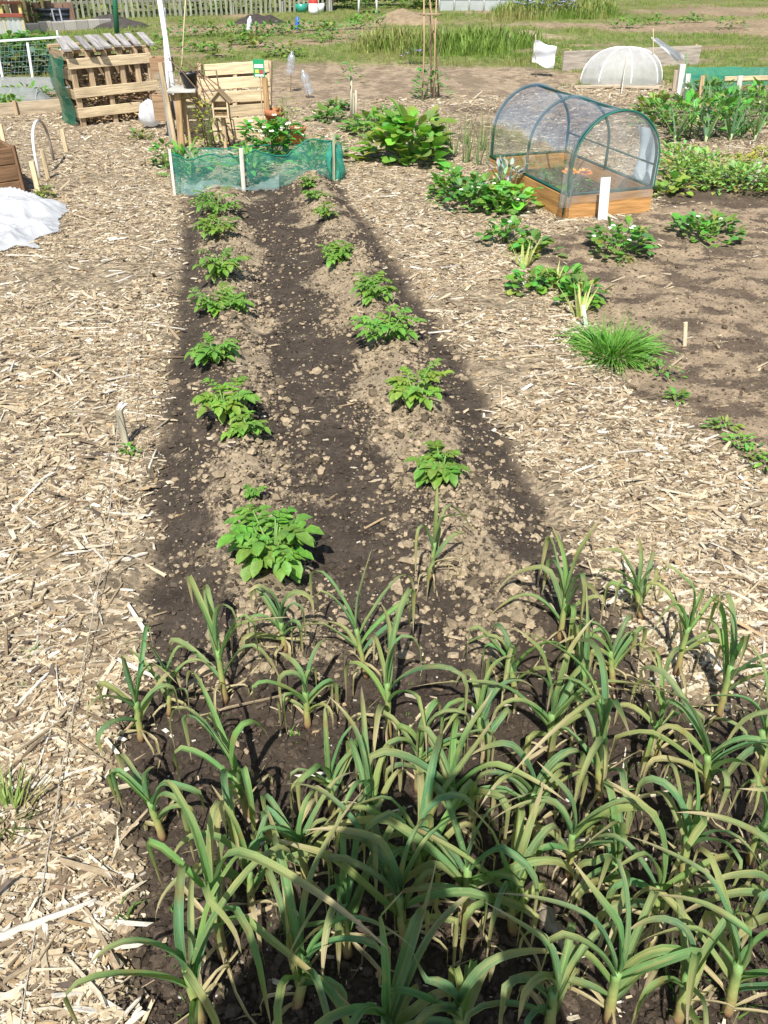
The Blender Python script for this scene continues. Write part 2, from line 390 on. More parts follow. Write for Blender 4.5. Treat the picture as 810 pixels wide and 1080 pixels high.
def ground_col(x, y, z):
    h = height(x, y, z)
    mix = lambda A, B, t: A * (1 - t[..., None]) + B * t[..., None]
    u = z['u']
    n = fbm(x * 5, y * 5, 77, 3); n2 = fbm(x * 18, y * 18, 78, 3)
    one = lambda C: np.broadcast_to(np.asarray(C), x.shape + (3,)).copy()
    c = one(C_CHIP); c2 = one(C_DRY * .95); f = sstep(.46, .76, fbm(x * 2.1, y * 2.1, 91, 4))
    rid = np.exp(-((u + .03) / .17) ** 2) + np.exp(-((u - .64) / .185) ** 2)
    def lay(cA, cB, fac, m):
        nonlocal c, c2, f
        c = mix(c, cA if cA.ndim > 1 else one(cA), m); c2 = mix(c2, cB if cB.ndim > 1 else one(cB), m); f = f * (1 - m) + fac * m
    lay(C_DARK, C_DRY, np.clip(rid * .62 + (n - .5) * 1.0 + .10, 0, 1), z['pot'])
    lay(C_GAR, C_DRY * .5, np.clip(.12 + .9 * (n - .42), 0, 1), z['gar'])
    lay(C_BRND, C_BRN, np.clip(.5 + 1.5 * (fbm(x * 6 + y * 2, y * 11, 83, 4) - .46), 0, 1), z['sr'])
    lay(C_BRND * .8, C_BRN * .8, n * .6, z['sc'])
    lay(C_BRND, C_CHIP * 1.1, n, z['lk'] * .8)
    lay(C_FAR * .85, C_FAR * 1.1, n, z['far'])
    g_ = grassy(x, y); lay(C_GRASS * .85, C_GRASS * 1.1, n, z['far'] * g_)
    lay(C_BRN * .75, C_TAN, n, z['pm']); lay(C_BRN * .7, C_BRN, n, z['pl'])
    chip = (1 - z['pot']) * (1 - z['gar']) * (1 - z['sr']) * (1 - z['sc']) * (1 - z['lk'] * .7) * (1 - z['far']) * (1 - z['pm']) * (1 - z['pl'])
    return h, c, chip, c2, f
gx = axis(-90, -3.6, 4.6, 90, .027); gy = axis(-25, .25, 8.2, 150, .027, 1.05)
X, Y = np.meshgrid(gx, gy); Z = zones(X, Y); H, CC, CHIPM, CC2, FF = ground_col(X, Y, Z)
nx, ny = len(gx), len(gy)
idx = np.arange(nx * ny).reshape(ny, nx)
quads = np.stack([idx[:-1, :-1], idx[:-1, 1:], idx[1:, 1:], idx[1:, :-1]], -1).reshape(-1, 4)
gr = np.stack([CHIPM, FF, CHIPM * 0], -1).reshape(-1, 3)
ground = raw_mesh('ground', np.stack([X, Y, H], -1).reshape(-1, 3), quads, CC.reshape(-1, 3), gr, M_EARTH)
ground['kind'] = 'structure'
a_ = ground.data.color_attributes.new('Col2', 'FLOAT_COLOR', 'POINT'); a_.data.foreach_set('color', np.concatenate([CC2.reshape(-1, 3), np.ones((nx * ny, 1))], 1).astype(np.float32).ravel())

# ------------------------------------------------------------------ loose mulch, clods, crumbs
def chips(name, x, y, L, W, T, yaw, tilt, colr, lift=.5):
    n = len(x); h = height(x, y)
    base = np.array([(-.5, -.5, 0), (.5, -.35, 0), (.5, .4, 0), (-.5, .5, 0), (-.46, -.45, 1), (.47, -.30, 1), (.44, .36, 1), (-.47, .44, 1)])
    P = np.broadcast_to(base, (n, 8, 3)).copy()
    P[:, :, :2] += nr.uniform(-.12, .12, (n, 8, 2)); 
    P[:, :, 2] *= nr.uniform(.6, 1.3, (n, 8))
    P *= np.stack([L, W, T], -1)[:, None, :]
    P[:, :, 2] += (nr.uniform(-.5, 1.0, (n, 1)) * .9 * T[:, None]) + tilt[:, None] * P[:, :, 0] + nr.normal(0, .16, (n, 1)) * P[:, :, 1]
    c, s = np.cos(yaw)[:, None], np.sin(yaw)[:, None]
    Q = np.stack([P[:, :, 0] * c - P[:, :, 1] * s + x[:, None], P[:, :, 0] * s + P[:, :, 1] * c + y[:, None], P[:, :, 2] + (h + lift * np.abs(tilt) * L * .5)[:, None]], -1).reshape(-1, 3)
    fb = np.array([(4, 5, 6, 7), (0, 1, 5, 4), (1, 2, 6, 5), (2, 3, 7, 6), (3, 0, 4, 7)])
    fq = (np.arange(n)[:, None, None] * 8 + fb[None]).reshape(-1, 4)
    cc = np.repeat(colr[:, None, :], 8, 1).reshape(-1, 3)
    return raw_mesh(name, Q, fq, cc, Q, M_CHIP, False)
def sample(n, x0, x1, y0, y1, pw=1.0):
    """denser towards the camera"""
    t = nr.random(n) ** pw
    y = y0 * (y1 / y0) ** t
    hw = np.interp(y, [0, .6, 2, 5, 9, 14], [1.5, 1.6, 2.3, 4.0, 6.4, 9])
    x = np.clip(nr.uniform(-1, 1, n), -1, 1) * hw
    return x, y
chip_pal = np.array([(.49, .405, .27), (.42, .335, .22), (.55, .48, .355), (.33, .255, .165), (.19, .14, .09), (.60, .55, .46), (.37, .265, .15), (.11, .085, .065)])
chip_pr = np.array([.20, .18, .15, .15, .13, .06, .08, .05]); chip_pr /= chip_pr.sum()
def chip_set(name, n, y0, y1, smin, smax, dens):
    x, y = sample(n, 0, 0, y0, y1)
    z = zones(x, y); _, _, ch, _, _ = ground_col(x, y, z)
    edge = np.clip(ch + .012 * (z['gar'] + z['pot']) + .03 * z['sr'] + .25 * z['lk'], 0, 1)
    bare = sstep(.54, .68, fbm(x * 2.1, y * 2.1, 91, 4))
    keep = nr.random(n) < edge * (1 - .82 * bare) * dens * (.66 + .34 * sstep(1.0, 2.4, y))
    x, y = x[keep], y[keep]; n = len(x)
    sc = np.interp(y, [.6, 2, 5, 10, 14], [.74, .88, 1.05, 1.3, 1.7])
    L = nr.lognormal(math.log(.0145), .62, n).clip(smin, smax) * sc
    W = L * nr.uniform(.13, .48, n)
    sp = nr.random(n) < .16
    L = np.where(sp, L * 2.0, L); W = np.where(sp, L * nr.uniform(.05, .12, n), np.minimum(W, .017 * sc))
    T = nr.uniform(.0015, .006, n) * sc
    yaw = np.where(nr.random(n) < .45, nr.normal(.15, .5, n), nr.uniform(0, math.pi, n))
    tilt = nr.normal(0, .2, n)
    cc = chip_pal[nr.choice(len(chip_pal), n, p=chip_pr)] * nr.uniform(.8, 1.15, (n, 1))
    o = chips(name, x, y, L, W, T, yaw, tilt, cc)
    return o
stuff(chip_set('wood_chip_mulch', 400000, .45, 13.5, .005, .07, .95), 'pale wood chip mulch covering the garden paths', 'wood chips')
# long splinters and dry stalks lying on the mulch near the camera
n = 2100; x, y = sample(n, 0, 0, .6, 5.5); z = zones(x, y); _, _, ch, _, _ = ground_col(x, y, z)
k = nr.random(n) < ch + .04 * z['gar']; x, y = x[k], y[k]; n = len(x)
L = nr.uniform(.06, .20, n); W = nr.uniform(.003, .013, n)
cc = chip_pal[nr.choice([0, 2, 3, 5, 5, 4], n)] * nr.uniform(.8, 1.1, (n, 1))
stuff(chips('straw_debris', x, y, L, W, nr.uniform(.002, .006, n), np.where(nr.random(n) < .6, nr.normal(.3, .45, n), nr.uniform(0, 3.1, n)), nr.normal(0, .06, n), cc), 'long pale splinters and dry stalks strewn over the mulch', 'splinters')

def clods(name, x, y, r, colr, squash=.7):
    ph = (1 + 5 ** .5) / 2
    V = np.array([(-1, ph, 0), (1, ph, 0), (-1, -ph, 0), (1, -ph, 0), (0, -1, ph), (0, 1, ph), (0, -1, -ph), (0, 1, -ph), (ph, 0, -1), (ph, 0, 1), (-ph, 0, -1), (-ph, 0, 1)]) / math.hypot(1, ph)
    Fc = np.array([(0, 11, 5), (0, 5, 1), (0, 1, 7), (0, 7, 10), (0, 10, 11), (1, 5, 9), (5, 11, 4), (11, 10, 2), (10, 7, 6), (7, 1, 8), (3, 9, 4), (3, 4, 2), (3, 2, 6), (3, 6, 8), (3, 8, 9), (4, 9, 5), (2, 4, 11), (6, 2, 10), (8, 6, 7), (9, 8, 1)])
    n = len(x); h = height(x, y)
    P = np.broadcast_to(V, (n, 12, 3)) * nr.uniform(.62, 1.25, (n, 12, 1)) * (r[:, None] * nr.uniform(.7, 1.3, (n, 3)))[:, None, :]
    P = P.copy(); P[:, :, 2] *= squash
    yaw = nr.uniform(0, 6.3, n); c, s = np.cos(yaw)[:, None], np.sin(yaw)[:, None]
    Q = np.stack([P[:, :, 0] * c - P[:, :, 1] * s + x[:, None], P[:, :, 0] * s + P[:, :, 1] * c + y[:, None], P[:, :, 2] + (h + r * .2)[:, None]], -1).reshape(-1, 3)
    fq = (np.arange(n)[:, None, None] * 12 + Fc[None]).reshape(-1, 3)
    return raw_mesh(name, Q, fq, np.repeat(colr[:, None, :], 12, 1).reshape(-1, 3), Q, M_CLOD, False)
# clods on the ridges
n = 60000; u = nr.uniform(-.42, 1.0, n); w = 1.5 * (7.4 / 1.5) ** nr.random(n)
x, y = bed_xy(u, w); z = zones(x, y)
rid = np.exp(-((u + .03) / .17) ** 2) + np.exp(-((u - .64) / .19) ** 2)
keep = nr.random(n) < z['pot'] * (.07 + 1.0 * rid) * sstep(.25, .65, fbm(x * 6, y * 6, 61, 3))
x, y, rid = x[keep], y[keep], rid[keep]; n = len(x)
r = nr.lognormal(math.log(.0045), .65, n).clip(.002, .026)
cc = C_DRY[None] * nr.uniform(.75, 1.35, (n, 1)) * np.where(nr.random(n) < .18, .4, 1)[:, None]
stuff(clods('soil_clods', x, y, r, cc), 'pale dry clods of soil on the potato ridges', 'soil clods')
# crumbs in dark soil
n = 140000; x, y = sample(n, 0, 0, .5, 7); z = zones(x, y)
keep = nr.random(n) < np.clip(z['gar'] * .9 + z['pot'] * .9 + z['sr'] * .9, 0, 1) * .7
x, y = x[keep], y[keep]; zz = zones(x, y); n = len(x)
r = nr.lognormal(math.log(.004), .55, n).clip(.0015, .02)
_, gc, _, _, _ = ground_col(x, y, zz)
cc = gc * nr.uniform(.55, 1.8, (n, 1)); wh = (nr.random(n) < .04) & (r < .0042); cc[wh] = (.5, .48, .44)
stuff(clods('soil_crumbs', x, y, r, cc, .65), 'small dark crumbs of soil and grit on the beds', 'soil crumbs')

# ------------------------------------------------------------------ grass and weeds (uncountable)
def tufts(name, x, y, hh, cols, nb=7, wid=.06, spread=.5):
    n = len(x); h = height(x, y)
    az = nr.uniform(0, 6.3, (n, nb)); ln = hh[:, None] * nr.uniform(.5, 1.15, (n, nb)); sp = nr.uniform(.1, spread, (n, nb))
    bx = x[:, None] + nr.normal(0, .3, (n, nb)) * hh[:, None]; by = y[:, None] + nr.normal(0, .3, (n, nb)) * hh[:, None]
    dx, dy = np.cos(az), np.sin(az); w = ln * wid
    z0 = h[:, None] - .01
    P = np.stack([np.stack([bx - dy * w, by + dx * w, z0 + 0 * bx], -1), np.stack([bx + dy * w, by - dx * w, z0 + 0 * bx], -1),
                  np.stack([bx + dx * ln * sp * .45 + dy * w * .7, by + dy * ln * sp * .45 - dx * w * .7, z0 + ln * .6], -1),
                  np.stack([bx + dx * ln * sp * .45 - dy * w * .7, by + dy * ln * sp * .45 + dx * w * .7, z0 + ln * .6], -1),
                  np.stack([bx + dx * ln * sp * 1.2, by + dy * ln * sp * 1.2, z0 + ln * (1 - .3 * sp)], -1)], 2).reshape(-1, 3)
    m = n * nb; k = np.arange(m)[:, None] * 5
    f3 = np.concatenate([k + np.array([[0, 1, 2]]), k + np.array([[0, 2, 3]]), k + np.array([[3, 2, 4]])], 0)
    cc = np.repeat(cols[:, None, :] * nr.uniform(.7, 1.3, (n, nb, 1)).reshape(n, nb, 1), 5, 1) if False else np.repeat((cols[:, None, :] * nr.uniform(.7, 1.3, (n, nb, 1))).reshape(-1, 3), 5, 0)
    return raw_mesh(name, P, f3, cc, P, M_GRASS, False)
n = 60000; y = nr.uniform(12.2, 44, n) ** 1.0; y = 12.2 * (46 / 12.2) ** nr.random(n); x = nr.uniform(-.62, .62, n) * (y + 2) 
z = zones(x, y); fz = fbm(x * .35, y * 1.1, 88, 3)
keep = (nr.random(n) < z['far'] * (1 - z['pm']) * (1 - z['pl']) * (.03 + grassy(x, y)))
x, y = x[keep], y[keep]; n = len(x)
tall = np.zeros(n)
for P in TALLG: tall = np.maximum(tall, sstep(.4, -.4, polysd(x, y, P) + (fbm(x * .8, y * .8, 99, 3) - .5) * 2))
tall = np.maximum(tall, .15 * sstep(.56, .68, fbm(x * .9, y * .9, 98, 3)))
hh = (.06 + .27 * tall) * nr.uniform(.6, 1.3, n)
cols = np.array((.17, .26, .05))[None] * (1 - sstep(.45, .7, fbm(x * .6, y, 101, 3)))[:, None] + np.array((.27, .27, .09))[None] * sstep(.45, .7, fbm(x * .6, y, 101, 3))[:, None]
stuff(tufts('meadow_grass', x, y, hh, cols, 7, .05), 'rough green and straw coloured grass between the far plots', 'grass')
# tiny weed seedlings in the garlic bed and along the path edges
n = 2600; x, y = sample(n, 0, 0, .6, 3.0); z = zones(x, y)
keep = nr.random(n) < (z['gar'] * .9 * sstep(.48, .62, fbm(x * 5, y * 5, 105, 3)) + .015)
x, y = x[keep], y[keep]; n = len(x)
stuff(tufts('seedling_weeds', x, y, nr.uniform(.012, .04, n), np.tile(np.array((.11, .22, .04)), (n, 1)), 6, .07, 1.1), 'tiny green weed seedlings sprouting in the garlic bed', 'weeds')

# ------------------------------------------------------------------ garlic
LG = (.20, .335, .095); LB = (.132, .27, .125); LY = (.40, .37, .14); LS = (.56, .46, .29); LR = (.33, .20, .07)
def lerp3(a, b, t): return tuple(a[i] * (1 - t) + b[i] * t for i in range(3))
def strap(p0, az, el, L, W, droop, age, rg, kink=None, base_w=.5, twist=0, parent=None, name='leaf'):
    mb = MB(); n = 15; p = Vector(p0); st = L / n
    tw = rg.uniform(-.6, .6); azd = rg.uniform(-.6, .6) / n + twist / n
    gb = rg.random() ** .7; green = lerp3(LG, LB, gb); green = tuple(g * rg.uniform(.88, 1.12) for g in green)
    tipf = .17 + .6 * age * rg.uniform(.4, 1.5); rows = []
    roll = 0; spotk = rg.uniform(.3, .8) if rg.random() < .35 else -9
    ruf = rg.uniform(.0, .06) + .25 * max(0, age - .6)
    bt = rg.uniform(.34, .62); bw = rg.uniform(.04, .15); ker = [math.exp(-((i / n - bt) / bw) ** 2) for i in range(n + 1)]; ks = sum(ker)
    wk = age < .8 and rg.random() < .5
    for i in range(n + 1):
        t = i / n
        d = Vector((math.cos(el) * math.cos(az), math.cos(el) * math.sin(az), math.sin(el)))
        s0 = Vector((-math.sin(az), math.cos(az), 0)); nn = s0.cross(d) * -1
        if nn.z < 0 and el < R(90): pass
        s1 = (s0 * math.cos(roll) + nn * math.sin(roll)); n1 = d.cross(s1)
        w = W * min(1, base_w + t * 3.2) * max(.02, (1 - t ** 4.5)) ** .9 * (1 - .42 * t)
        fold = (.85 * (1 - t) ** 2 + .45) * (1 - .3 * age)
        row = []
        for j in (-2, -1, 0, 1, 2):
            a = j / 2
            q = p + s1 * (a * w / 2 * math.cos(fold * .8)) - n1 * (-abs(a) * w / 2 * math.sin(fold)) + n1 * (ruf * w * math.sin(t * 23 + j * 2.1 + gb * 9) * abs(a))
            c = lerp3(green, LY, max(0, min(1, (t - (1 - tipf * 2.2)) / max(.05, tipf * 1.6))) * .8)
            c = lerp3(c, LS, max(0, min(1, (t - (1 - tipf)) / max(.04, tipf * .6))))
            if age > .55: c = lerp3(c, LY if age < .8 else LS, (age - .55) / .45 * (.5 + .5 * abs(a)) + (.0 if age < .8 else .4))
            pat = float(vnoise(t * 7 + gb * 60, j * .9 + gb * 31, 5)); c = lerp3(c, LY, max(0, min(1, (pat - (.72 - .3 * age - .16 * t)) * 3.5)) * .7)
            c = tuple(x * (.86 + .28 * float(vnoise(t * 16 + gb * 20, j * 2.3 + gb * 7, 6))) for x in c)
            if t < .12: c = lerp3(c, (.26, .34, .11), (.12 - t) / .12 * .7)
            if abs(t - spotk) < .05: c = lerp3(c, LR, .55 * (1 - abs(t - spotk) / .05))
            row.append(mb.vert(q, c, (t * L, a * .9 + gb * 40, gb)))
        rows.append(row)
        p = p + d * st
        if p.z < .09 and d.z < 0:
            zg = gz(p.x, p.y) + .006
            if p.z < zg: p.z = zg; el = max(el, -.05)
        el -= droop * ((.25 + 1.0 * t) / n + .75 * ker[i] / ks)
        if kink and abs(t - kink[0]) < .5 / n: el -= kink[1] * .6
        if kink and abs(t - kink[0] - 1 / n) < .5 / n: el -= kink[1] * .4; az += tw * 1.6; roll += tw * .8
        el = max(el, R(-88)); az += azd; roll += tw * 2.2 / n + (rg.uniform(-.5, .5) * age * .8)
    for i in range(n):
        for j in range(4):
            mb.f.append((rows[i][j], rows[i][j + 1], rows[i + 1][j + 1], rows[i + 1][j]))
    return mb.build(name, M_STRAP, parent, True)
LADJ = ['', '']
def garlic(bx, by, tx, ty, lab, nl=7, seed=0, sc=1.0, spread=1.0, dry=2, leaves=(), W=.0198):
    rg = random.Random(seed * 31 + 5)
    b = G(bx, by); nl += 2
    top = atY(tx, ty, b.y + .02)
    ax = top - b; Hh = max(.22, ax.length)
    axd = ax.normalized()
    t = thing('garlic_plant', lab, 'garlic plant', b, 'garlic plants in the near bed')
    # false stem of wrapped sheaths
    sl = Hh * rg.uniform(.36, .48); r0 = .0076 * sc
    mb = MB(); pts = []; rad = []; cols = []
    for i in range(9):
        q = i / 8
        pts.append(b - Vector((0, 0, .015)) + axd * (sl * q + .015) + Vector((rg.uniform(-1, 1), rg.uniform(-1, 1), 0)) * .0012)
        rad.append(r0 * (1.25 - .28 * q if q < .2 else 1.17 - .2 * q)); 
        c = lerp3((.27, .14, .08), (.36, .36, .12), min(1, q * 1.9)); c = lerp3(c, (.18, .29, .09), max(0, q * 1.8 - .7)); cols.append(c)
    mb.tube(pts, rad, 10, cols=cols); mb.build('stem', M_STEM, t, True)
    az0 = rg.uniform(0, math.pi)                     # leaves alternate on two sides
    lean_az = math.atan2(axd.y, axd.x)
    for k in range(nl):
        q = k / max(1, nl - 1)
        hl = sl * (.38 + .62 * q); p = b + axd * hl
        az = az0 + math.pi * (k % 2) + rg.uniform(-.75, .75)
        L = Hh * rg.uniform(.6, 1.0) * (.82 + .22 * math.sin(q * 3)) * (.75 + .25 * spread)
        el = R(57 + 24 * q + rg.uniform(-14, 12)); dr = rg.uniform(.9, 3.5) * (1.1 - .3 * q) * spread
        age = rg.uniform(.05, .62) * (1 - q) ** 1.3 + .22 * rg.random()
        kk = (rg.uniform(.3, .62), rg.uniform(.7, 2.0)) if rg.random() < .48 and q < .9 else None
        if k == nl - 1: el = math.asin(max(-1, min(1, axd.z))) ; az = lean_az if abs(axd.z) < .985 else az; L = Hh - hl * .98; dr = rg.uniform(.2, 1.9); kk = (rg.uniform(.4, .7), rg.uniform(.6, 1.6)) if rg.random() < .4 else None; L *= 1.12
        # tilt with the lean of the plant
        dv = Vector((math.cos(el) * math.cos(az), math.cos(el) * math.sin(az), math.sin(el))) + Vector((axd.x, axd.y, 0)) * .7; dv.normalize()
        strap(p, math.atan2(dv.y, dv.x), math.asin(dv.z), L, W * sc ** .5 * rg.uniform(.82, 1.15), dr, age, rg, kk, twist=rg.uniform(-.5, .5), parent=t)
    for k in range(dry + 2):
        az = az0 + rg.uniform(0, 6.3); hl = sl * rg.uniform(.1, .5)
        strap(b + axd * hl, az, R(rg.uniform(5, 50)), Hh * rg.uniform(.3, .62), W * .55 * rg.uniform(.6, 1.1), rg.uniform(2.5, 4.2), rg.uniform(.85, 1), rg, (rg.uniform(.2, .4), .9), parent=t, name='withered_leaf')
    for (px, py, L, el, dr, age, kk) in leaves:      # hand placed: azimuth towards a point on the ground
        g = G(px, py); az = math.atan2(g.y - b.y, g.x - b.x)
        strap(b + axd * sl * rg.uniform(.7, 1), az, R(el), L, W * sc ** .5 * 1.1, dr, age, rg, kk, parent=t)
    return t
GAR = [  # base px, top px, leaves, size, spread, withered, note
 (453, 612, 466, 508, 5, .8, .8, 4, 'slim garlic plant standing alone beyond the others, below the smallest potato plant'),
 (590, 676, 612, 545, 8, 1.05, 1.0, 2, None), (678, 652, 662, 560, 6, .9, 1.0, 1, None), (713, 712, 746, 585, 6, .9, 1.0, 1, None),
 (301, 688, 288, 600, 7, .95, 1.0, 2, None), (387, 716, 362, 592, 6, .8, 1.1, 3, None), (178, 755, 175, 668, 4, .7, .7, 2, None),
 (238, 742, 218, 600, 6, .95, .9, 2, None), (546, 738, 528, 632, 7, 1., 1.0, 2, None), (648, 722, 640, 632, 7, 1., 1.0, 2, None),
 (758, 758, 792, 618, 7, 1.05, 1., 2, None), (149, 782, 132, 668, 6, 1., .9, 1, None), (325, 768, 318, 680, 8, 1., 1.1, 3, None),
 (410, 782, 406, 618, 6, .95, .9, 2, None), (582, 802, 584, 655, 8, 1.15, 1., 2, None), (512, 800, 498, 690, 7, 1.05, 1.1, 2, None),
 (263, 866, 222, 722, 8, 1.05, 1.15, 3, None), (633, 846, 632, 672, 8, 1.1, .95, 2, None), (749, 845, 746, 705, 8, 1.05, 1.1, 2, None),
 (806, 828, 806, 700, 6, 1., 1., 2, None), (173, 885, 138, 790, 6, 1., 1.1, 1, None), (475, 880, 482, 745, 8, 1.1, 1.15, 2, None),
 (563, 882, 562, 752, 8, 1.1, 1.15, 3, None), (398, 900, 375, 760, 9, 1.1, 1.1, 2, None), (720, 928, 738, 805, 7, 1.05, 1., 3, None),
 (791, 912, 822, 800, 6, 1.1, 1., 2, None), (323, 934, 310, 830, 8, 1.05, 1.1, 2, None), (646, 956, 660, 812, 8, 1.1, 1., 3, None),
 (448, 952, 424, 795, 10, 1.2, 1.1, 2, None), (489, 976, 500, 830, 8, 1.1, 1.15, 2, None), (542, 984, 530, 842, 8, 1.1, 1.15, 3, None),
 (236, 1010, 200, 815, 7, 1.15, .95, 3, None), (428, 1000, 410, 850, 9, 1.15, 1.15, 2, None), (311, 1062, 345, 925, 9, 1.15, 1.1, 2, None),
 (642, 1078, 668, 935, 8, 1.15, 1.05, 2, None), (716, 1078, 742, 955, 8, 1.15, 1.1, 2, None), (768, 1070, 800, 935, 8, 1.15, 1.1, 2, None),
 (578, 1096, 594, 958, 8, 1.2, 1.05, 2, None), (492, 1110, 470, 1000, 8, 1.2, 1.15, 2, None), (214, 1082, 168, 925, 7, 1.15, 1., 3, None),
 (352, 862, 338, 752, 7, .95, 1.1, 3, None), (600, 925, 612, 812, 7, .95, 1.1, 3, None), (690, 985, 700, 868, 7, 1., 1.1, 3, None), (368, 1010, 352, 880, 8, 1.05, 1.1, 2, None), (265, 960, 258, 845, 6, .95, 1.1, 3, None), (694, 800, 700, 705, 6, .9, 1., 3, None), (612, 752, 622, 640, 7, 1., 1., 2, None), (440, 835, 446, 725, 7, .95, 1.1, 2, None),
 (412, 1120, 400, 985, 9, 1.2, 1.1, 2, None), (835, 1000, 815, 880, 7, 1.1, 1., 1, None)]
ordn = ['first', 'second', 'third', 'fourth', 'fifth', 'sixth', 'seventh', 'eighth', 'ninth', 'tenth', 'eleventh', 'twelfth', 'thirteenth', 'fourteenth', 'fifteenth', 'sixteenth']
rows_ = [[g for g in GAR if lo <= g[1] < hi and g[8] is None] for lo, hi in ((0, 730), (730, 810), (810, 905), (905, 1005), (1005, 2000))]
rn_ = ['in the farthest row of the garlic bed', 'in the second farthest garlic row', 'in the middle garlic row', 'in the second nearest garlic row', 'in the garlic row nearest the camera']
LAB = {}
for rr, nm in zip(rows_, rn_):
    rr.sort(key=lambda g: g[0])
    for i, g in enumerate(rr):
        look = 'garlic plant leaning left,' if g[2] - g[0] < -16 else ('garlic plant leaning right,' if g[2] - g[0] > 16 else 'upright garlic plant,')
        LAB[g[:2]] = '%s %s from left %s' % (look, ordn[i], nm)
for i, g in enumerate(GAR):
    garlic(g[0], g[1], g[2], g[3], g[8] or LAB[g[:2]], g[4], i + 1, g[5], g[6], g[7])

# ------------------------------------------------------------------ potatoes
def compound(mb, p, az, el, L, leafL, rg, c, npair=3):
    """a feathered potato leaf: paired leaflets on an arching stalk and a larger end leaflet"""
    n = npair + 1; p = Vector(p); cd = lerp3(c, (c[0] * .75, c[1] * .8, c[2] * .8), rg.random())
    e = el
    for i in range(1, n + 1):
        d = Vector((math.cos(e) * math.cos(az), math.cos(e) * math.sin(az), math.sin(e)))
        p = p + d * (L / n); e -= rg.uniform(.15, .4)
        if i == n: mb.leaf(p - d * .01, d, (0, 0, 1), leafL * 1.2, leafL * .78, .8, .4, 'ovate', cd, lerp3(cd, (.2, .4, .07), .4)); break
        for sgn in (-1, 1):
            a2 = az + sgn * R(rg.uniform(55, 80)); e2 = e * .5 + rg.uniform(-.1, .35)
            ll = leafL * (.6 + .4 * i / n) * rg.uniform(.85, 1.15)
            mb.leaf(p, (math.cos(e2) * math.cos(a2), math.cos(e2) * math.sin(a2), math.sin(e2)), (0, 0, 1), ll, ll * .56, .8, .45, 'ovate', tuple(x * rg.uniform(.8, 1.2) for x in cd), lerp3(cd, (.2, .4, .07), .4), 3, .12)
def potato(px, py, rad, hh, lab, seed, nst=9, leafL=.045, c=(.15, .30, .05), name='potato_plant', cat='potato plant', grp='potato plants on the ridges'):
    rg = random.Random(seed); b = G(px, py)
    t = thing(name, lab, cat, b, grp)
    st = MB(); lf = MB()
    for k in range(nst):
        az = 6.283 * k / nst + rg.uniform(-.4, .4); out = rg.uniform(.15, .95); L = hh * rg.uniform(.45, 1.12)
        p1 = b + Vector((math.cos(az) * rad * out * .4, math.sin(az) * rad * out * .4, L * .55)); p2 = b + Vector((math.cos(az) * rad * out * .75, math.sin(az) * rad * out * .75, L))
        st.tube([b - Vector((0, 0, .02)), b + (p1 - b) * .5 + Vector((0, 0, .01)), p1, p2], [.005, .0045, .004, .0025], 5, c=(.16, .28, .07))
        for q in range(4):
            f = .35 + .65 * q / 4; pb = b.lerp(p1, f / .55) if f < .55 else p1.lerp(p2, (f - .55) / .45)
            compound(lf, pb, az + rg.uniform(-1.7, 1.7) if q < 3 else az, R(rg.uniform(20, 60)), rad * rg.uniform(.42, .68), leafL * rg.uniform(.8, 1.2), rg, tuple(x * rg.uniform(.82, 1.2) for x in c), 3)
    st.build('stems', M_STEM, t, True); lf.build('foliage', M_LEAF, t, True)
    return t
nth = ordn
PL = [(229, 218, 30), (230, 240, 24), (234, 286, 32), (233, 322, 31), (226, 376, 34), (238, 428, 40), (262, 452, 22)]
PRr = [(326, 192, 12), (333, 206, 13), (344, 224, 14), (355, 270, 24), (394, 306, 28), (408, 352, 36), (436, 412, 40), (466, 496, 30)]
def zdep(py): return CAMH / (ST + (py - 540) / F * CT)
labL = ['leafy potato plant touching the green net at the end of left ridge', 'very small potato plant just in front of the one at the green net, left ridge',
        'third potato plant from the green net on the left ridge', 'fourth potato plant from the green net on the left ridge', 'fifth potato plant from the green net on the left ridge, above the biggest',
        'big bushy potato plant in the middle of left ridge', 'low side shoot with large leaves beside the big bushy potato plant on left ridge']
labR = ['tiny potato shoot touching the green net at the end of right ridge', 'second tiny potato shoot from the green net on the right ridge', 'third tiny potato shoot from the green net on the right ridge',
        'fourth potato plant from the green net on the right ridge, the first bushy one', 'fifth potato plant from the green net on the right ridge', 'broad potato plant, sixth from the green net on the right ridge',
        'broad flat potato plant, seventh from the net on the right ridge, beside pale chips', 'last small potato plant on the right ridge, behind the lone garlic']
for i, (a, lab) in enumerate(list(zip(PL, labL)) + list(zip(PRr, labR))):
    r = a[2] / F * zdep(a[1]); small = a[2] < 23
    kk = .8 + .35 * ((i * 37) % 11) / 11; potato(a[0], a[1] + 7, r * .86 * (1.15 - .25 * ((i * 5) % 3) / 2), max(.08, r * .62 * kk), lab, 300 + i, 5 if small else 7, .036 if small else .044, tuple(x * (.85 + .3 * ((i * 29) % 7) / 7) for x in (.16 + .05 * ((i * 3) % 4) / 3, .325, .05)))
potato(290, 592, .15, .13, 'nearest potato plant with large bright leaves, next to the garlic tips', 340, 13, .05, c=(.165, .325, .05))
t = potato(268, 522, .04, .04, 'tiny potato seedling between the nearest plant and big bushy one', 341, 3, .02)

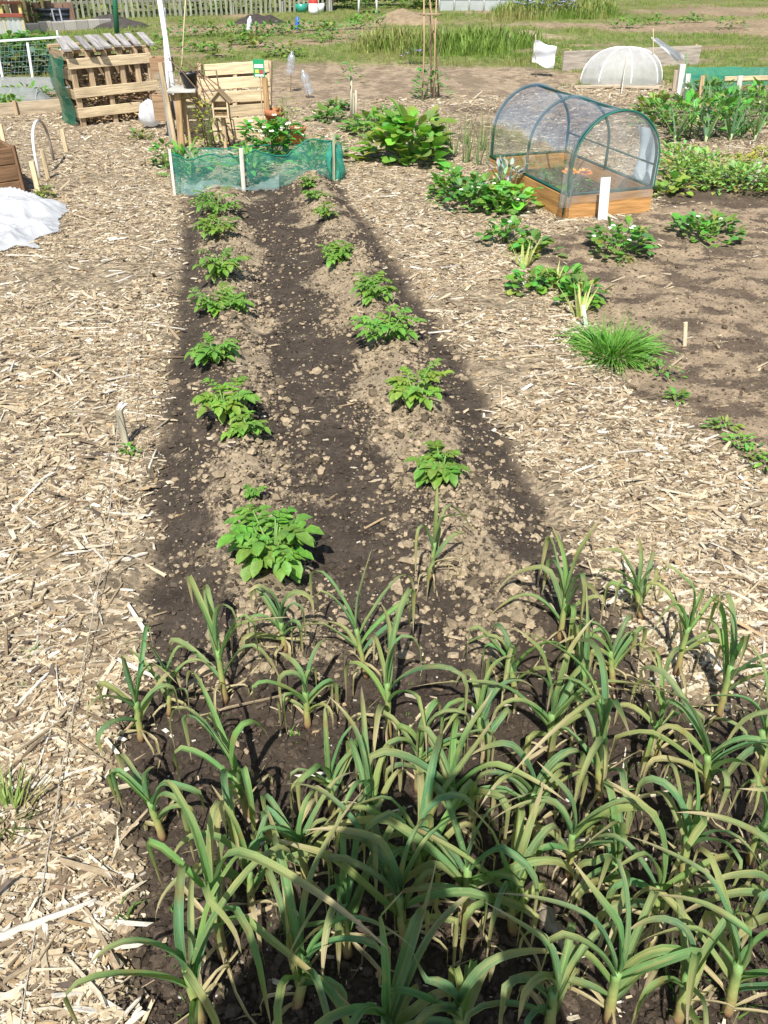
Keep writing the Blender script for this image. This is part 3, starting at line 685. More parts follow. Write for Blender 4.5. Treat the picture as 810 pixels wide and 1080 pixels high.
# ================================================================== things around the beds
WOOD = (.42, .31, .19); WOODP = (.58, .46, .29); WOODG = (.30, .28, .26); WOODB = (.23, .135, .07); WHITE = (.78, .79, .80)
def jc(c, a=.12): 
    k = 1 + rnd.uniform(-a, a); return tuple(x * k for x in c)
def foliage(mb, ctr, rx, ry, hz, n, L, c, shape='ovate', asp=.65, rg=rnd, up=.5, droop=.6, fold=.25):
    """n leaves spread through a low mound"""
    ph = rg.uniform(0, 6.28); lob = rg.choice((2, 3, 3, 4))
    for _ in range(n):
        a = rg.uniform(0, 6.283); q = rg.random() ** .55 * (1 + .28 * math.sin(lob * a + ph)) * (1.22 if rg.random() < .12 else 1); e = rg.random() ** .7
        k = math.sqrt(max(0, 1 - min(1, q * .9) ** 2))
        p = Vector(ctr) + Vector((math.cos(a) * rx * q, math.sin(a) * ry * q, hz * e * (.25 + .75 * k)))
        d = Vector((math.cos(a) * (.4 + q), math.sin(a) * (.4 + q), rg.uniform(-.1, up * 1.6))) + Vector((rg.uniform(-.6, .6), rg.uniform(-.6, .6), 0))
        l = L * rg.uniform(.6, 1.25); cc = tuple(x * rg.uniform(.65, 1.3) for x in c)
        if rg.random() < .05: cc = lerp3(cc, (.42, .38, .10), .7)
        mb.leaf(p, d, (rg.uniform(-.3, .3), rg.uniform(-.3, .3), 1), l, l * asp, droop, fold, shape, cc)
def stemset(mb, ctr, rx, ry, hz, n, r, c, rg=rnd):
    for _ in range(n):
        a = rg.uniform(0, 6.283); q = rg.random() ** .5
        tip = Vector(ctr) + Vector((math.cos(a) * rx * q * .8, math.sin(a) * ry * q * .8, hz * rg.uniform(.5, .9)))
        mb.tube([Vector(ctr) + Vector((rx * .1 * math.cos(a), ry * .1 * math.sin(a), -.02)), Vector(ctr).lerp(tip, .5) + Vector((0, 0, hz * .1)), tip], [r, r * .8, r * .5], 5, c=c)
def bush(name, lab, cat, px, py, rx, ry, hz, n, L, c, group=None, shape='ovate', asp=.65, nst=6, flowers=0, fc=(.85, .85, .82), fr=.012, seed=None, up=.5, ctr=None, stemc=(.14, .2, .06)):
    rg = random.Random(seed if seed is not None else int(px * 7 + py * 13))
    b = ctr if ctr is not None else G(px, py)
    t = thing(name, lab, cat, b, group)
    m = MB(); foliage(m, b, rx, ry, hz, n, L, c, shape, asp, rg, up); m.build('foliage', M_LEAF, t, True)
    if nst: m = MB(); stemset(m, b, rx, ry, hz, nst, max(.003, L * .06), stemc, rg); m.build('stems', M_STEM, t, True)
    if flowers:
        for _ in range(flowers):
            m = MB()
            a = rg.uniform(0, 6.283); q = rg.random() ** .5
            p = b + Vector((math.cos(a) * rx * q, math.sin(a) * ry * q * .9 - .01, hz * rg.uniform(.7, 1.08) * (1 - .35 * q * q)))
            for k in range(5):
                an = 6.283 * k / 5
                m.leaf(p, (math.cos(an), math.sin(an) - .4, .35), (0, -.4, 1), fr * 1.15, fr * 1.2, .1, .05, 'round', fc)
            m.ico(p + Vector((0, -.004, .004)), fr * .32, c=(.75, .6, .08))
            m.build('flower', M_PAINT, t)
    return t
def blades(name, lab, cat, px, py, n, L, w, c, lean=.5, group=None, seed=0, ctr=None, rad=.02, c2=None, droop=.5, stem=None, nseg=5):
    rg = random.Random(seed + int(px)); b = ctr if ctr is not None else G(px, py)
    t = thing(name, lab, cat, b, group); m = MB()
    for k in range(n):
        a = rg.uniform(0, 6.283); q = rg.random() ** .6; r = rad * math.sqrt(rg.random())
        d = Vector((math.cos(a) * lean * q, math.sin(a) * lean * q, 1))
        l = L * rg.uniform(.6, 1.1); cc = tuple(x * rg.uniform(.75, 1.2) for x in c)
        m.leaf(b + Vector((math.cos(a) * r, math.sin(a) * r, .0 if not stem else stem * rg.uniform(.5, 1))), d, (math.cos(a), math.sin(a), .05), l, w * rg.uniform(.7, 1.2), droop * rg.uniform(.2, 1.3) * q, .35, 'lance', cc, c2 or lerp3(cc, (.3, .32, .1), .3), nseg)
    m.build('leaves', M_LEAF, t, True)
    if stem:
        m = MB(); m.tube([b - Vector((0, 0, .02)), b + Vector((0, 0, stem))], [w * .55, w * .5], 8, c=(.42, .5, .25)); m.build('stem', M_STEM, t, True)
    return t

# ---- green net enclosure at the end of the potato bed
def net_enclosure():
    A, B = G(187, 206), G(352, 190); C_, D = G(188, 176), G(352, 168)
    t = thing('net_enclosure', 'low fence of sagging green plastic netting closing the far end of the potato bed', 'net fence', (A + B) / 2)
    hA = .30
    cn = (.09, .43, .33)
    def wall(P, Q, h0, sag, nm, seed, bulge=.0):
        d = Q - P
        nrm = Vector((-d.y, d.x, 0)).normalized()
        def fn(u, v):
            p = P.lerp(Q, u); z0 = gz(p.x, p.y)
            hh = h0 * (1 - sag * math.sin(math.pi * ((u * 2) % 1.0)) ) if u not in (0, 1) else h0
            wob = (float(vnoise(u * 9, v * 3, seed)) - .5) * .06 * math.sin(math.pi * u) + bulge * math.sin(v * 3.1)
            return Vector((p.x, p.y, z0 + .005)) + nrm * wob + Vector((0, 0, hh * v))
        m = MB(); m.grid(fn, 32, 8, cf=lambda u, v: lerp3(cn, (.16, .56, .46), .5 * (v > .9) + .4 * float(vnoise(u * 14, v * 5, seed + 3)))); m.build(nm, M_NET, t, True)
        m = MB(); m.tube([fn(i / 24, 1) for i in range(25)], .006, 5, c=(.03, .30, .21)); m.build('net_edging', M_NETDK, t, True)
    wall(A, B, hA, .26, 'net', 4, .02); wall(C_, D, hA * .5, .1, 'net', 9); wall(A, C_, hA * .6, .05, 'net', 12); wall(D, B, hA * .6, .05, 'net', 15)
    # fallen clear film along the foot of the net
    m = MB()
    def film(u, v):
        p = A.lerp(B, .02 + .6 * u) + Vector((.03, -.03 - .07 * v, 0)); 
        return Vector((p.x, p.y, gz(p.x, p.y) + .015 + .05 * (1 - v) * (1.0 + .9 * math.sin(u * 5 + 2)) + .02 * float(vnoise(u * 20, v * 6, 3))))
    m.grid(film, 30, 5, c=(.5, .62, .6)); m.build('plastic_strip', M_FILMW, t, True)
    for (P, h, c, w) in ((A + Vector((-.02, .0, 0)), .34, (.62, .60, .52), .02), (A.lerp(B, .41) + Vector((0, -.02, 0)), .31, (.56, .53, .45), .032), (B, .36, (.35, .38, .25), .022), (C_, .2, (.4, .33, .22), .02), (D, .2, (.45, .38, .25), .02)):
        m = MB(); m.bar((P.x, P.y, P.z - .05), (P.x + .012, P.y - .005, P.z + h), w, w * .5, up=(0, 1, 0), c=c); m.build('stake', M_WOOD, t)
    # loose end of the net gathered at the right hand corner
    m = MB()
    def loose(u, v):
        a = 5.2 * u - 1.2; r = .035 + .03 * v * (1 - v) * 4 * (.5 + float(vnoise(u * 5, v * 4, 7))) + .015 * math.sin(a * 5 + v * 6)
        q = B + Vector((.02 + r * math.cos(a), -.02 + r * math.sin(a) * .8, .005 + hA * v * (.9 + .1 * math.sin(a * 2)))); return q
    m.grid(loose, 34, 12, cf=lambda u, v: lerp3((.03, .28, .2), (.08, .46, .34), float(vnoise(u * 12, v * 7, 9)))); m.build('gathered_net', M_NETDK, t, True)
net_enclosure()
for (px, py, r, lab) in ((201, 186, .17, 'grassy looking plant inside the left end of green net'), (264, 184, .15, 'pale green plant in the middle of the green net'), (330, 180, .16, 'bright green plant inside the right end of green net')):
    bush('netted_plant', lab, 'plant', px, py, r, r, r * 1.3, 90, .10, (.17, .36, .07), 'plants inside the green net', asp=.35, up=.9)
bush('weed_clump', 'leafy green weed outside the left end of the green net', 'weed', 174, 176, .09, .09, .2, 60, .07, (.12, .30, .05))
bush('low_weed', 'small low weed growing below the white sack', 'weed', 148, 146, .1, .08, .08, 60, .05, (.16, .22, .05))
bush('flowering_bush', 'leafy bush with white flowers behind the green net', 'bush', 287, 168, .30, .22, .34, 330, .085, (.11, .30, .05), flowers=16, fr=.02, nst=10)
bush('strawberry_plant', 'dark green plant with a few white flowers at the right rear corner of the net', 'plant', 346, 168, .14, .1, .2, 60, .07, (.09, .24, .05), flowers=3)

# ---- pallet leaning on stakes
def leaning_pallet():
    B0, B1 = G(207, 150), G(284, 146)
    Yb = (B0.y + B1.y) / 2; t = thing('wooden_pallet', 'pale wooden pallet standing on edge behind the flowering bush', 'pallet', (B0 + B1) / 2)
    T0, T1 = atY(216, 72, Yb + .24), atY(276, 66, Yb + .24)
    d = (B1 - B0).normalized(); L = (B1 - B0).length
    upv = ((T0 + T1) / 2 - (B0 + B1) / 2); 
    for i, (f, ll, rr) in enumerate(((.04, -.2, .9), (.21, -.22, 1.0), (.385, -.2, 1.02), (.575, -.16, 1.0), (.76, .05, 1.0), (.95, .12, .98))):
        a = B0 + d * (L * ll) + upv * f; b = B0 + d * (L * rr) + upv * f + Vector((0, 0, .015))
        m = MB(); m.bar(a, b, .100, .02, up=(0, 1, 0), c=jc(WOODP, .1)); 
        o = m.build('board', M_WOOD, t)
    for f in (.04, .52, .985):
        m = MB(); a = B0 + d * (L * f) + Vector((0, .06, 0)); m.bar(a, a + upv * 1.02, .045, .09, up=(0, 1, 0), c=jc(WOOD)); m.build('bearer', M_WOOD, t)
    for i, f in enumerate((.2, .5, .8)):
        a = B0 + d * (L * .0) + upv * f + Vector((0, .12, 0)); b = a + d * L
        m = MB(); m.bar(a, b, .09, .018, up=(0, 1, 0), c=jc(WOOD)); m.build('rear_board', M_WOOD, t)
leaning_pallet()
# orange brown stake at the right edge of the pallet
b = G(285, 150); m = MB(); m.bar(b - Vector((0, 0, .05)), atY(279, 82, b.y), .05, .045, up=(0, 1, 0), c=(.40, .25, .12)); tag(m.build('wooden_stake', M_WOOD, origin=b), 'orange brown stake at the right edge of the leaning pallet', 'stake')

# ---- bug house
def bug_house():
    b = G(234, 158); z0 = hgt(b.y, 121); z1 = hgt(b.y, 104); w = .15
    c = atY(234, 121, b.y - .12)
    t = thing('bird_house', 'small wooden gabled insect house in front of the pallet', 'insect house', (c.x, c.y, b.z))
    m = MB(); m.bar((c.x, c.y + .03, b.z - .05), (c.x, c.y + .03, z0 + .03), .035, .035, c=jc(WOOD)); m.build('post', M_WOOD, t)
    h = z1 - z0
    m = MB()
    m.bar((c.x - w / 2 + .008, c.y, z0), (c.x - w / 2 + .008, c.y, z0 + h), .10, .014, up=(1, 0, 0), c=jc(WOODP)); m.bar((c.x + w / 2 - .008, c.y, z0), (c.x + w / 2 - .008, c.y, z0 + h), .10, .014, up=(1, 0, 0), c=jc(WOODP))
    m.bar((c.x - w / 2 + .017, c.y, z0 + .008), (c.x + w / 2 - .017, c.y, z0 + .008), .10, .014, c=jc(WOODP)); m.bar((c.x - w / 2 + .017, c.y, z0 + h * .55), (c.x + w / 2 - .017, c.y, z0 + h * .55), .10, .012, c=jc(WOODP))
    m.bar((c.x - w / 2 + .017, c.y + .042, z0 + h / 2), (c.x + w / 2 - .017, c.y + .042, z0 + h / 2), .012, h * .97, c=jc(WOOD)); m.build('box', M_WOOD, t)
    m = MB()
    for i in range(9):
        for j in range(3): m.tube([(c.x - w / 2 + .026 + i * .0125, c.y - .03, z0 + .024 + j * .015), (c.x - w / 2 + .026 + i * .0125, c.y + .03, z0 + .024 + j * .015)], .006, 6, c=jc((.30, .2, .1), .3))
    m.build('bamboo_filling', M_WOOD, t)
    m = MB(); ap = (c.x, c.y, z0 + h + .085)
    for s in (-1, 1): m.bar((c.x, c.y, z0 + h + .088 + .003 * s), (c.x + s * (w / 2 + .025), c.y, z0 + h - .012), .14, .012, up=(0, 0, 1), c=jc((.34, .24, .14)))
    m.build('roof', M_WOOD, t)
    m = MB(); k = len(m.v)
    for y in (c.y - .045, c.y + .045):
        for q in ((c.x - w / 2, y, z0 + h), (c.x + w / 2, y, z0 + h), (c.x, y, z0 + h + .078)): m.vert(q, jc(WOODP))
    m.f += [(0, 1, 2), (5, 4, 3), (0, 3, 4, 1)]; m.build('gable', M_WOOD, t)
bug_house()
# sprig shrubs beside the pallet
bush('young_shrub', 'yellow green twiggy shrub growing between the bug house and pallet', 'shrub', 222, 158, .17, .12, .46, 130, .045, (.30, .36, .06), nst=9)
bush('young_shrub', 'yellow green twiggy shrub growing out of the terracotta pots', 'shrub', 303, 152, .14, .1, .5, 90, .045, (.26, .34, .06), nst=9)
# branches leaning on the pallet
def branches():
    b = G(222, 156); t = thing('branch_bundle', 'tangle of bare brown branches leaning against the left side of pallet', 'branches', b)
    rg = random.Random(5)
    for (x0, y0, x1, y1) in ((236, 120, 180, 46), (226, 112, 196, 62), (212, 118, 188, 70), (240, 108, 186, 72), (206, 92, 176, 60), (232, 92, 184, 66), (228, 74, 176, 76), (220, 120, 204, 52)):
        p, q = atY(x0, y0, b.y + .03), atY(x1, y1, b.y + rg.uniform(-.02, .25)); mid = p.lerp(q, .5) + Vector((rg.uniform(-.05, .05), rg.uniform(-.05, .05), rg.uniform(-.02, .05)))
        g = Vector((p.x + .03, p.y, b.z)) 
        m = MB(); m.tube([g, p, mid, q], [.006, .007, .005, .003], 6, c=jc((.20, .14, .09)))
        for k in range(2):
            s = mid.lerp(q, rg.random()); m.tube([s, s + Vector((rg.uniform(-.12, .12), rg.uniform(-.1, .1), rg.uniform(.02, .14)))], [.0035, .002], 5, c=(.2, .14, .09))
        m.build('branch', M_WOOD, t, True)
branches()

# ---- potting bench frame of posts left of the pallet
def potting_frame():
    b = G(184, 156); t = thing('potting_bench', 'rough bench of old posts and a thin shelf between wood store and pallet', 'bench', b)
    Y = b.y
    def post(px0, py0, px1, py1, y, w, c, nm='post'):
        p, q = atY(px0, py0, y), atY(px1, py1, y); p.z = b.z - .04; m = MB(); m.bar(p, q, w, w * .7, up=(0, 1, 0), c=c); m.build(nm, M_WOOD, t)
    post(191, 152, 187, 96, Y, .06, (.40, .27, .14)); post(200, 150, 192, 96, Y + .1, .045, WOOD); post(186, 155, 169, 66, Y + .02, .04, (.45, .35, .22)); post(182, 150, 170, 76, Y + .2, .045, WOODG); post(214, 146, 206, 94, Y + .35, .045, WOOD)
    m = MB(); c = atY(193, 94, Y + .1); m.box((c.x, c.y, c.z), (.26, .34, .022), .1, c=(.5, .48, .43)); m.build('shelf', M_WOOD, t)
    m = MB(); p, q = atY(176, 104, Y + .05), atY(210, 100, Y + .12); m.bar(p, q, .05, .03, up=(0, 1, 0), c=jc(WOOD)); m.build('rail', M_WOOD, t)
potting_frame()
def crate_stack():
    b = G(172, 146)
    for (px0, px1, pt, pb, yy, c, lab) in ((162, 180, 60, 76, b.y + .12, (.30, .19, .11), 'small brown wooden box on top of the post below white poles'), (166, 182, 98, 126, b.y + .06, (.33, .22, .13), 'brown wooden box above the sack, between wood store and bench')):
        p, q = atY(px0, pb, yy), atY(px1, pt, yy); cx = (p.x + q.x) / 2; w = q.x - p.x; h = q.z - p.z
        t = thing('wooden_box', lab, 'box', (cx, yy, p.z))
        m = MB(); m.box((cx, yy - .09, p.z + h / 2), (w, .016, h), c=jc(c)); m.build('front_board', M_WOOD, t)
        m = MB(); m.box((cx, yy + .09, p.z + h / 2), (w, .016, h), c=jc(c)); m.build('back_board', M_WOOD, t)
        for s in (-1, 1):
            m = MB(); m.box((cx + s * (w / 2 - .008), yy, p.z + h / 2), (.016, .163, h - .004), c=jc(c)); m.build('side_board', M_WOOD, t)
        m = MB(); m.box((cx, yy, p.z + .012), (w - .036, .16, .016), c=jc(c)); m.build('floor_board', M_WOOD, t)
        m = MB(); m.bar((cx + .0, yy + .06, gz(cx, yy) - .03), (cx, yy + .06, p.z + .003), .05, .05, c=jc(WOODG)); m.build('support_post', M_WOOD, t)
crate_stack()
# white poles and canes
def poles():
    b = G(180, 152)
    for i, (x0, y0, x1, y1, w, lab) in enumerate(((178, 62, 167, -8, .022, 'left of two white plastic poles rising behind the brown box'), (175, 55, 172, 8, .018, 'right, shorter of the two white plastic poles behind the brown box'))):
        p, q = atY(x0, y0, b.y + .16 + .04 * i), atY(x1, y1, b.y + .16 + .04 * i); p = p + (p - q).normalized() * .75; p.z = max(p.z, b.z - .05)
        m = MB(); m.tube([p, q], w, 10, c=WHITE); tag(m.build('white_pole', M_PLAS, None, True, origin=p), lab, 'pole', 'white poles')
    p, q = atY(178, 80, b.y + .3), atY(196, -6, b.y + .35); p.z = b.z; m = MB(); m.tube([p, q], .006, 6, c=(.5, .42, .25)); tag(m.build('bamboo_cane', M_WOOD, None, True, origin=p), 'thin bamboo cane slanting right beside the white poles', 'cane')
poles()
# black pot on the bench
c = atY(200, 106, G(184, 156).y + .12)
m = MB(); zb = atY(200, 118, c.y).z
m.lathe([(.001, 0), (.06, 0), (.078, .115), (.086, .115), (.086, .135), (.076, .135), (.07, .1), (.001, .1)], 18, (.025, .027, .03), (c.x + .03, c.y - .03, hgt(c.y, 94) + .0125))
tag(m.build('plastic_pot', M_PLAS, None, True, origin=(c.x + .03, c.y - .03, hgt(c.y, 94))), 'black plastic flowerpot standing on the thin bench shelf', 'flowerpot')
# terracotta pots
for (px, py, r, h, lab, tilt) in ((291, 150, .085, .30, 'tall terracotta pot with the twiggy shrub, right of the pallet', 0), (312, 152, .075, .17, 'short terracotta pot right of the taller one', .18)):
    b = G(px, py); Mx = Matrix.Rotation(tilt, 4, 'Y')
    m = MB(); m.lathe([(.001, 0), (r * .75, 0), (r * .95, h * .8), (r * 1.08, h * .8), (r * 1.1, h), (r * .95, h), (r * .9, h * .85), (.001, h * .85)], 22, jc((.42, .17, .085)), b, Mx)
    tag(m.build('terracotta_pot', M_CLAY, None, True, origin=b), lab, 'flowerpot', 'terracotta pots')
# seed packet sign
b = G(282, 150); c = atY(273, 72, b.y - .02)
t = thing('seed_packet_sign', 'green and white seed packet sign on a stick at the top of the pallet', 'sign', (c.x, c.y, b.z))
m = MB(); m.bar((c.x, c.y + .012, b.z - .03), (c.x, c.y + .012, c.z), .012, .012, c=WOOD); m.build('stick', M_WOOD, t)
m = MB(); m.box((c.x, c.y, c.z), (.105, .004, .15), c=(.02, .30, .12)); m.build('card', M_PAINT, t)
m = MB()
m.box((c.x, c.y - .0035, c.z + .018), (.085, .002, .03), c=(.75, .78, .7)); m.box((c.x - .02, c.y - .0035, c.z - .025), (.035, .002, .03), c=(.62, .55, .08)); m.box((c.x + .022, c.y - .0035, c.z - .03), (.03, .002, .035), c=(.45, .05, .08)); m.box((c.x, c.y - .0035, c.z - .06), (.08, .002, .016), c=(.75, .76, .75)); m.build('printed_pictures', M_PAINT, t)
# clear bottles upside down on canes
def bottle(px, py, ptop, lab, leanx, blue=False, ground=None, sc=1.0, m_=None, colr=(.7, .75, .8), cane=.25, Y=None):
    b = G(px, ground) if ground else G(px, py)
    p, q = atY(px, py, b.y), atY(px + leanx, ptop, b.y)
    ax = (q - p); L = ax.length; r = L * .19
    t = thing('plastic_bottle', lab, 'bottle', b, 'plastic bottles set on canes to scare birds')
    M = ax.to_track_quat('Z', 'Y').to_matrix().to_4x4()
    m = MB(); m.lathe([(.001, 0), (r * .9, .0), (r, .02 * L), (r, .18 * L), (r * .93, .2 * L), (r, .22 * L), (r, .45 * L), (r * .94, .47 * L), (r, .49 * L), (r, .68 * L), (r * .8, .8 * L), (r * .36, .92 * L), (r * .34, L), (.001, L)], 16, colr, p, M); m.build('bottle_shell', m_ or M_BOTTLE, t, True)
    m = MB(); m.tube([b - Vector((0, 0, .05)), p + ax * .85], .007, 6, c=WOOD); m.build('cane', M_WOOD, t, True)
    return t
bottle(306, 78, 54, 'clear plastic bottle upright on a cane beyond the pallet', 2, ground=96)
bottle(327, 99, 74, 'clear plastic bottle leaning left at edge of bare soil beyond pallet', -8, ground=104)
bottle(281, 78, 67, 'small clear bottle beside the green seed packet sign', 1, ground=100)
bottle(262, 32, 17, 'whitish plastic bottle on a cane in the far plots', 2, ground=34, m_=M_PLAS, colr=(.7, .73, .76))
bottle(313, 31, 17, 'bright blue plastic bottle standing in the far plots', 1, ground=33, m_=M_PLAS, colr=(.03, .12, .62))

# ================================================================== left side
# ---- wood store made of pallets, filled with split logs and chips
def wood_store():
    A, B = G(86, 133), G(168, 124)
    t = thing('wood_store', 'pallet wood store with slatted grey roof, filled with chips and sticks', 'wood store', (A + B) / 2)
    d = B - A; L = d.length; dn = d.normalized(); n = Vector((-dn.y, dn.x, 0)).normalized()
    if n.y < 0: n = -n
    z0 = A.z; top = hgt(A.y, 50) - z0; D = .55
    def P(f, k, z): return A + dn * (L * f) + n * k + Vector((0, 0, z - A.z + z0))
    # uprights of the front pallet
    for f in (.03, .235, .43, .62, .81, .97):
        m = MB(); long_ = f in (.03, .43, .97); m.bar(P(f, 0, -.03 if long_ else .36), P(f, 0, top - .05), .055, .045, up=n, c=jc(WOOD, .15)); m.build('upright', M_WOOD, t)
    for f in (.14, .33, .53, .72, .9):
        m = MB(); m.bar(P(f, .10, .30), P(f, .10, top - .06), .05, .02, up=n, c=jc((.33, .24, .15), .2)); m.build('inner_slat', M_WOOD, t)
    for z, a, b_ in ((top - .15, -.03, 1.0), (top - .42, -.02, 1.02), (.13, -.02, 1.0)):
        m = MB(); m.bar(P(a, -.038, z), P(b_, -.038, z + .01), .095, .022, up=n, c=jc(WOODP, .1)); m.build('front_rail', M_WOOD, t)
    for f in (.0, 1.0):
        for z in (.12, .30, .48, .66):
            if z < top - .06:
                m = MB(); m.bar(P(f, .03, z), P(f, D, z), .09, .02, up=dn, c=jc((.36, .27, .17), .15)); m.build('side_board', M_WOOD, t)
    for f in (.02, .98):
        m = MB(); m.bar(P(f, D - .03, -.03), P(f, D - .03, top - .13), .06, .05, up=n, c=jc(WOOD)); m.build('rear_post', M_WOOD, t)
    m = MB()
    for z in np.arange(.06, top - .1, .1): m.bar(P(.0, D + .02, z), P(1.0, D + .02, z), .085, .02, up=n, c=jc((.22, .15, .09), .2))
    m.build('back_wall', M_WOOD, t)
    # roof of grey weathered boards, falling backwards
    m2 = [MB() for _ in range(9)]
    for i, m in enumerate(m2):
        f = -.05 + i * .125; jz = rnd.uniform(0, .03)
        m.bar(P(f + .02, -.10 + rnd.uniform(-.05, .05), top - .02 + jz), P(f + .12 + rnd.uniform(-.03, .03), D - .1 + rnd.uniform(-.1, .1), top + .05 + jz), .078, .02, up=(0, 0, 1), c=jc(WOODG, .15)); m.build('roof_board', M_WOOD, t)
    m = MB(); m.bar(P(-.03, .06, top - .045), P(1.03, .06, top - .045), .05, .035, c=jc(WOOD)); m.bar(P(-.03, D - .06, top - .02), P(1.03, D - .06, top - .02), .05, .03, c=jc(WOOD)); m.build('roof_batten', M_WOOD, t)
    rg = random.Random(3); m = MB()
    for i in range(1500):
        f = rg.uniform(.05, .95); k = rg.uniform(.05, .22); z = rg.uniform(.0, .44)
        if k > .16 and z < .3: k = .1
        a = rg.uniform(0, 3.14); l = rg.uniform(.02, .07); q = P(f, k, z + .01); dd = Vector((math.cos(a), math.sin(a) * .4, rg.uniform(-.6, .6))) * l / 2
        m.bar(q - dd, q + dd, rg.uniform(.012, .03), rg.uniform(.008, .02), c=jc((.50, .37, .22), .45))
    for i in range(26):
        f = rg.uniform(.05, .8); q = P(f, rg.uniform(.05, .12), rg.uniform(.04, .36)); m.tube([q, q + Vector((rg.uniform(.08, .25), .0, rg.uniform(-.04, .04)))], .006, 5, c=(.2, .13, .08))
    m.build('stored_wood', M_WOOD, t)
    # green mesh wrapped round its left side
    m = MB()
    m.grid(lambda u, v: P(-.06 + .03 * math.sin(v * 7) - .03 * u, .03 + .35 * u, (top - .1) * v + .02 * math.sin(u * 9)) , 8, 10, c=(.02, .15, .09)); tag(m.build('mesh_screen', M_NETDK, None, True, origin=P(-.08, 0, 0)), 'dark green mesh hanging on the left side of the wood store', 'netting')
wood_store()
def sack():
    b = G(160, 135); m = MB()
    def fn(u, v):
        a = u * 6.2832; e = v * math.pi
        r = .115 * (1 + .35 * (float(vnoise(3 + 2.2 * math.cos(a) + v * 3, 2.2 * math.sin(a) + v * 4, 8)) - .5) + .10 * math.sin(a * 5 + v * 6))
        return b + Vector((r * math.sin(e) * math.cos(a), r * math.sin(e) * math.sin(a) * .8, .012 + r * .95 * (1 - math.cos(e)) * 1.0 - (.0)))
    m.grid(fn, 30, 16, c=WHITE)
    o = tag(m.build('plastic_sack', M_SHEET, None, True, origin=b), 'crumpled white plastic sack on the chips beside the wood store', 'sack')
sack()
# ---- timber edging board along the back of the left path
A, B = G(-60, 127), G(80, 116); t = thing('edging_board', 'low pale timber board edging the path left of the wood store', 'board', A)
m = MB(); d = (B - A); m.bar(A + Vector((0, 0, .06)), B + Vector((0, 0, .06)), .14, .025, up=(0, 1, 0), c=(.44, .36, .25)); m.build('plank', M_WOOD, t)
for f in (.1, .55, .98):
    p = A.lerp(B, f) + Vector((0, -.03, 0)); m = MB(); m.bar(p - Vector((0, 0, .1)), p + Vector((0, 0, .15)), .04, .03, up=(0, 1, 0), c=jc(WOOD)); m.build('peg', M_WOOD, t)
# ---- brown raised planter with plastic sheet
def planter():
    c0 = G(26, 206); h = hgt(c0.y, 155) - c0.z
    t = thing('raised_planter', 'dark brown plank planter box at the left edge above the white sheet', 'planter', c0)
    p1 = Vector((c0.x - .62, c0.y - .50, c0.z)); p2 = Vector((c0.x - .55, c0.y + .75, c0.z)); p3 = p1 + (p2 - c0)
    for (a, b, nm) in ((p1, c0, 'front_side'), (c0, p2, 'right_side'), (p2, p3, 'back_side'), (p3, p1, 'left_side')):
        m = MB(); k = 3; d = (b - a).normalized(); n = Vector((d.y, -d.x, 0))
        for i in range(k):
            z = h * (i + .5) / k; m.bar(a + d * .016 + Vector((0, 0, z)), b - d * .016 + Vector((0, 0, z)), h / k - .006, .03, up=n, c=jc((.20, .115, .06), .12))
        m.build(nm, M_WOOD, t)
    for q in (c0, p1, p2, p3):
        m = MB(); m.bar(q - Vector((0, 0, .03)), q + Vector((0, 0, h + .01)), .035, .035, c=(.18, .10, .055)); m.build('corner_post', M_WOOD, t)
    m = MB(); m.f.append(tuple(m.vert(q + Vector((0, 0, h - .06)), (.06, .045, .03)) for q in (c0, p2, p3, p1))); m.build('soil_fill', M_CLOD, t)
planter()
def sheet():
    SH = pp([(-40, 214), (30, 204), (52, 212), (74, 217), (76, 224), (58, 232), (62, 246), (40, 252), (42, 264), (18, 262), (-2, 267), (-60, 262)])
    xs = [p[0] for p in SH]; ys = [p[1] for p in SH]; c = flat(20, 235)
    nx_, ny_ = 150, 130; gx_ = np.linspace(min(xs) - .05, max(xs) + .05, nx_); gy_ = np.linspace(min(ys) - .05, max(ys) + .05, ny_)
    Xs, Ys = np.meshgrid(gx_, gy_); sdv = polysd(Xs, Ys, SH) + (fbm(Xs * 6, Ys * 6, 202, 2) - .5) * .12
    rl = np.abs(fbm(Xs * 3.0 + .8 * Ys, Ys * 5, 203, 4) - .5) * 2; hb = sstep(0, -.28, sdv)
    cr = 1 - np.abs(2 * vnoise(Xs * 2.5 + Ys * 6, Ys * 2 - Xs * 1.2, 205) - 1); cr2 = 1 - np.abs(2 * vnoise(Xs * 5 - Ys * 12, Ys * 4 + Xs * 9, 206) - 1)
    Zs = height(Xs, Ys) + (.05 * cr ** 5 + .012 * cr2 ** 4) * sstep(.02, -.12, sdv) + .012 + hb * (.01 + .035 * (1 - rl) ** 2) + .012 * (1 - np.abs(fbm(Xs * 6, Ys * 8, 204, 2) - .5) * 4) * sstep(.0, -.1, sdv) + .03 * sstep(5.9, 6.6, Ys) * hb
    m = MB(); ok = sdv < 0.0; ids = {}
    for i in range(ny_):
        for j in range(nx_):
            if ok[i, j]: ids[i, j] = m.vert((Xs[i, j], Ys[i, j], Zs[i, j]), (.70, .72, .74))
    for i in range(ny_ - 1):
        for j in range(nx_ - 1):
            q = [(i, j), (i, j + 1), (i + 1, j + 1), (i + 1, j)]
            if all(x in ids for x in q): m.f.append(tuple(ids[x] for x in q))
    tag(m.build('plastic_sheet', M_SHEET, None, True, origin=c), 'heap of crumpled white polythene sheet on the chips at left edge', 'plastic sheet')
sheet()
